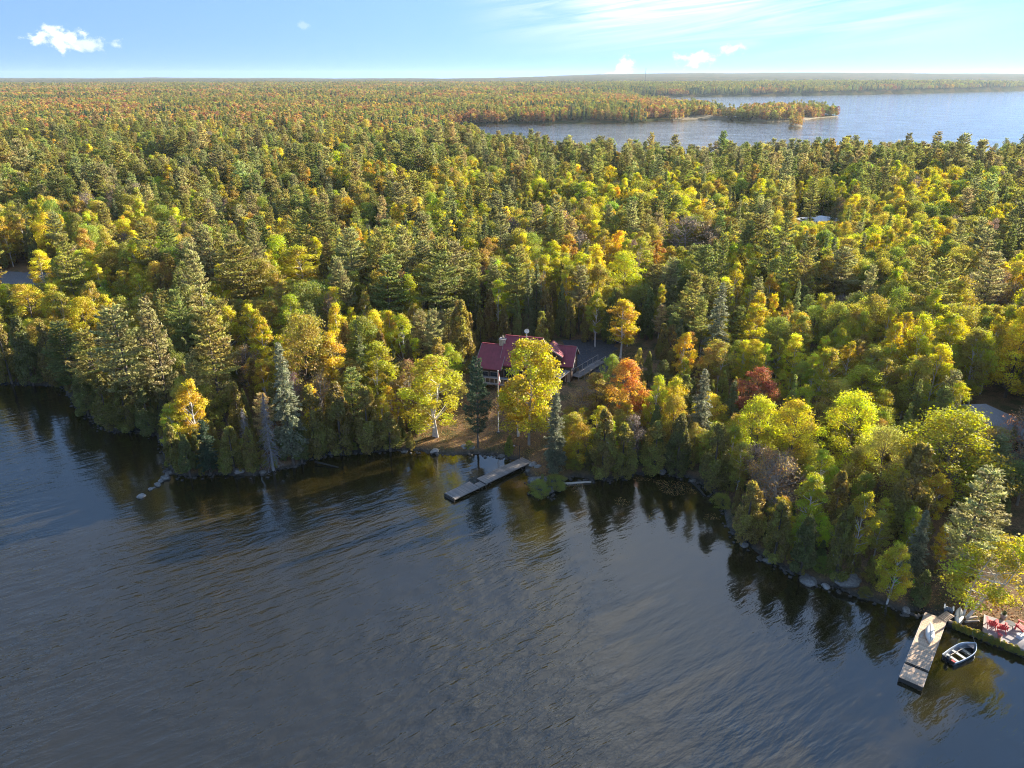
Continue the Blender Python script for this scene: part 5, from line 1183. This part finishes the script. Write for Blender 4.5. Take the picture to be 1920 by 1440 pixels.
# lime chaise: two tilted panels on legs
lc = empty('lounge_chair', (0,0,0)); tag(lc, 'lime green plastic lounge chair on the shaded right bank', 'chair')
p = P(1700,1096,1.0); lc.location = (p.x,p.y,gz(p.x,p.y)+0.03); lc.rotation_euler = (0,0,math.radians(150))
for k in range(7): MB().box(0.0+k*0.19,0.16+k*0.19,-0.32,0.32,0.33,0.36).build('seat_slat', M_LIME, lc)
for k in range(5): MB().bar((-0.08-k*0.12,-0.32,0.40+k*0.14),(-0.08-k*0.12,0.32,0.40+k*0.14),0.03,0.13,up=(-0.6,0,0.75)).build('back_slat', M_LIME, lc)
for sg in (-1,1):
    MB().bar((0,sg*0.32,0.34),(1.35,sg*0.32,0.34),0.06,0.07).build('side_rail', M_LIME, lc); MB().bar((0,sg*0.32,0.34),(-0.62,sg*0.32,1.02),0.06,0.06).build('back_rail', M_LIME, lc)
    for x in (0.05,1.25): MB().bar((x,sg*0.32,0.0),(x,sg*0.32,0.34),0.06,0.06).build('leg', M_LIME, lc)
# logs
def log(a, b, r, label, mat=M_LOGPALE, seed=0):
    rg = random.Random(seed); pts = [a.lerp(b,k/6)+Vector((rg.uniform(-1,1),rg.uniform(-1,1),rg.uniform(-.5,.5)))*r*0.35 for k in range(7)]
    o = MB().tube(pts,[r*(1.1-0.4*k/6) for k in range(7)],8).build('driftwood_log', mat, None, True); tag(o, label, 'log'); return o
log(P(1054,907,0.12), P(1108,904,0.12), 0.17, 'pale fallen log floating beside the rocky point')
log(P(1812,1160,0.95), P(1832,1156,0.95), 0.12, 'upper short driftwood log on the bank beside the patio', seed=2)
log(P(1810,1166,0.9), P(1836,1164,0.9), 0.11, 'lower driftwood log on the bank beside the patio', M_GREYWOOD, seed=3)
log(P(1498,592,9), P(1470,632,8), 0.16, 'pale fallen trunk leaning among trees above the red maple', seed=5)

for i, (ax_, ay_, bx_, by_, r_, lab) in enumerate([(590,866,634,876,0.12,'thin dark fallen trunk lying in the water below the big cedars'),(1300,905,1322,930,0.14,'dark fallen trunk in the water where the dark cove turns right')]):
    a, b = P(ax_,ay_,0.35), P(bx_,by_,0.03); log(a, b, r_, lab, M_DARKWOOD, seed=20+i)
MB().tube([(LB*0.97,0,0.68),(LB*1.10,0.25,0.35),(LB*1.22,0.7,0.45),(LB*1.30,1.1,0.80)],0.018,5).build('mooring_rope', M_LOGPALE, rb)
# ------------------------------------------------------------------ rocks
def boulder(px_, py_, s, label, mat=M_ROCK, flat=0.65, seed=0, z=None, rz=None):
    p = P(px_,py_,0.15); bm = bmesh.new(); bmesh.ops.create_icosphere(bm, subdivisions=3, radius=1); rg = np.random.default_rng(seed+int(px_))
    pl = unit(rg, 9); pd_ = rg.uniform(0.55,0.9,9); f1 = rg.uniform(-3,3,(4,3)); ph = rg.uniform(0,6,4)
    for v in bm.verts:
        d = np.array(v.co); r = 1.0
        for n_, c in zip(pl,pd_):
            t = float(d@n_)
            if t > 0: r = min(r, c/t*1.0 if t*1.0 > c else r)
        r *= 1+0.05*sum(math.sin(float(f1[k]@d)*2+ph[k]) for k in range(4))
        v.co = Vector((d[0]*r*s*0.62, d[1]*r*s*0.5, d[2]*r*s*0.5*flat))
    me = bpy.data.meshes.new('boulder'); bm.to_mesh(me); bm.free(); me.materials.append(mat)
    zz = max(0.0, gz(p.x,p.y)) if z is None else z
    o = link('boulder', me, None, (p.x,p.y,zz+s*0.08)); o.rotation_euler = (0,0,rg.uniform(0,6.28) if rz is None else rz); tag(o, label, 'boulder', 'boulders along the shore'); return o
for q in [(265,930,1.0,'pale boulder alone in the water, outermost off the left wooded point',M_PALEROCK),(281,916,0.6,'small pale stone, second outermost off the left wooded point',M_PALEROCK),
    (288,913,0.5,'grey stone, third outermost off the left wooded point'),(295,908,0.9,'grey boulder, fourth from the water end off the left wooded point'),(303,901,0.9,'dark boulder in the middle of the stone spit at the left wooded point'),
    (310,895,1.25,'largest dark boulder of the stone spit at the left wooded point'),(318,886,1.0,'boulder touching the trees at the left wooded point'),
    (447,887,1.3,'pale boulder at the water below the broad olive cedar',M_PALEROCK),(425,884,0.9,'grey boulder just left of the pale boulder below the cedar'),(492,886,0.9,'grey boulder at the foot of the leaning dead spruce'),
    (622,850,0.9,'grey boulder at the water below the big cedars left of the lawn'),(758,846,0.8,'grey boulder at the left end of the lawn shore'),(815,847,1.4,'flat pale rock at the lawn shore below the yellow birch',M_PALEROCK),
    (870,843,1.0,'pale rock left of the young pine on the lawn',M_PALEROCK),(886,845,0.9,'pale rock at the foot of the young pine on the lawn',M_PALEROCK),(940,855,0.9,'grey rock at the shore below the round shrub'),
    (999,876,1.1,'pale rock right of the small dock, nearest to it',M_PALEROCK),(1008,881,0.8,'pale small rock in the middle right of the small dock',M_PALEROCK),(990,884,0.7,'grey wet rock in the water right of the small dock'),
    (1018,912,3.2,'broad mossy rock forming the little point right of the small dock'),(1028,922,1.8,'lower mossy rock at the outer edge of the little point'),
    (1242,884,1.1,'pale rock at the back of the dark cove',M_PALEROCK),(1300,902,0.9,'dark rock where the dark cove turns right'),(1395,1020,1.0,'grey rock at the water below the bushy cedar on the right bank'),
    (1440,1050,1.1,'grey rock below the second bushy cedar on the right bank'),(1515,1087,1.8,'flat grey rock left of the big flat boulder on the right bank'),(1548,1098,0.9,'pale stone beside the big flat boulder on the right bank',M_PALEROCK),
    (1582,1094,2.8,'big flat rounded boulder on the right bank'),(1620,1118,1.0,'grey rock right of the big flat boulder'),(1690,1096,1.6,'round boulder beside the lime green chair'),(1700,1144,0.9,'grey rock at the water left of the sunlit dock')]:
    boulder(*q, flat=0.5 if 'flat' in q[3] else 0.7)
def scatter_stones():
    rg = np.random.default_rng(77); pts = np.array(FRONT_SHORE_PX[2:-4], float); v = []; q = []; n = 0
    w = np.array([P(*p)[:2] for p in pts]); seg = np.linalg.norm(np.diff(w,axis=0),axis=1); cum = np.concatenate([[0],np.cumsum(seg)])
    g = np.array([[x,y,z] for z in (-1,0,1) for y in (-1,0,1) for x in (-1,0,1)], float)
    cube = np.array([(x,y,z) for x in (-1,1) for y in (-1,1) for z in (-1,1)], float); faces = np.array([(0,1,3,2),(4,6,7,5),(0,4,5,1),(2,3,7,6),(0,2,6,4),(1,5,7,3)])
    for k in range(1000):
        d = rg.uniform(0,cum[-1]); i = min(np.searchsorted(cum,d)-1, len(seg)-1); i = max(i,0); c = w[i]+(w[i+1]-w[i])*(d-cum[i])/seg[i] + rg.normal(size=2)*0.5
        s = rg.uniform(0.06,0.24)*(1.5 if rg.random() < 0.1 else 1); a = rg.uniform(0,6.28); ca, sa = math.cos(a), math.sin(a)
        b = cube*rg.uniform(0.55,1.1,(8,3))*np.array([s,s*0.8,s*0.5]); b = np.stack([b[:,0]*ca-b[:,1]*sa, b[:,0]*sa+b[:,1]*ca, b[:,2]],-1)
        z = 0.02
        v.append(b+np.array([c[0],c[1],z])); q.append(faces+n); n += 8
    o = link('shore_stones', np_mesh('shore_stones', np.concatenate(v), np.concatenate(q), [M_DARKROCK])); tag(o, 'small grey stones lying along the water line', 'stones', kind='stuff')
scatter_stones()
# floating leaves in the cove and on the lawn
def leaf_scatter(name, poly, n, size, label, seed, water):
    rg = np.random.default_rng(seed); xs = [p[0] for p in poly]; ys = [p[1] for p in poly]
    x = rg.uniform(min(xs),max(xs),n); y = rg.uniform(min(ys),max(ys),n); s_ = land_sd(x,y); m = (poly_sd(x,y,poly) > 0) & ((s_ < -0.2) if water else (s_ > 0.5)) & (vnoise(x,y,3.5,31) > (0.45 if water else 0.0)); x, y = x[m], y[m]
    z = np.full(len(x),0.015) if water else ground_z(x,y)+0.03; G = Geo(); nn = rg.normal(size=(len(x),3))*(0.05 if water else 0.5)+np.array([0,0,1])
    G.leaves(np.stack([x,y,z],-1), nn, size, 0.8, rg, rg.uniform(-1,1,len(x))); o = link(name, G.mesh(name,[M_LEAF])); o['tone'] = (0.42,0.26,0.09); tag(o, label, 'leaves', kind='stuff')
leaf_scatter('floating_leaves', [tuple(P(a,b)[:2]) for a,b in [(1060,905),(1200,895),(1290,905),(1350,975),(1200,975),(1080,930)]], 5200, 0.13, 'yellow and brown leaves floating on the dark cove', 3, True)
leaf_scatter('fallen_leaves', CLEAR[0], 14000, 0.16, 'fallen brown and yellow leaves covering the lawn', 4, False)
leaf_scatter('fallen_leaves', CLEAR[2], 5000, 0.16, 'fallen leaves on the bank behind the sunlit dock', 5, False)
leaf_scatter('fallen_leaves', CLEAR[1], 9000, 0.15, 'fallen leaves on the drive and yard round the cabin', 6, False)
# shrubs
for (px_,py_,tpy,w_,shp_,tone_,lab) in [(955,850,816,22,'cedar3','green','round green shrub at the shore end of the small dock'),(880,842,826,16,'maple2','green','small green bush among the rocks left of the young pine'),
    (1012,926,902,44,'maple1','green','low green juniper on the outer left of the mossy rock'),(1042,915,892,40,'maple0','green','low green juniper on the right of the mossy rock'),(1725,1126,1070,44,'cedar1','cedar3','dark green bush right of the lime green chair'),
    (1640,1092,1060,40,'maple2','olive','low olive bush behind the small golden birch')]:
    p = P(px_,py_,0.5); p = P(px_,py_,max(0.2,gz(p.x,p.y))); b = (tpy-720)/FPX; h = CAM_H - p.y/(CP-b*SP)*(SP+b*CP) - p.z; S = SHAPES[shp_]; d = project(p.x,p.y,p.z)[2]; sw_ = (w_*d/FPX/2)/S['R']
    e = empty('shrub', (p.x,p.y,p.z-0.1*h)); e.scale = (sw_,sw_,h*1.1/S['H']); tag(e, lab, 'shrub'); link('stem', S['trunk'], e); c = link('foliage', S['crown'], e); c['tone'] = TONE[tone_]
# ------------------------------------------------------------------ air
hm_, N, L = new_mat('air_haze')
ho = N.new('ShaderNodeOutputMaterial'); pv = N.new('ShaderNodeVolumePrincipled'); pv.inputs['Color'].default_value = (0.68,0.84,1.0,1); pv.inputs['Density'].default_value = 0.00004; pv.inputs['Anisotropy'].default_value = 0.2
L.new(pv.outputs[0], ho.inputs['Volume'])
hz = MB().box(-10200,10200,-2800,9900,-4.5,125).build('haze', hm_); tag(hz, 'thin blue-white air over the whole landscape', 'haze', kind='stuff')
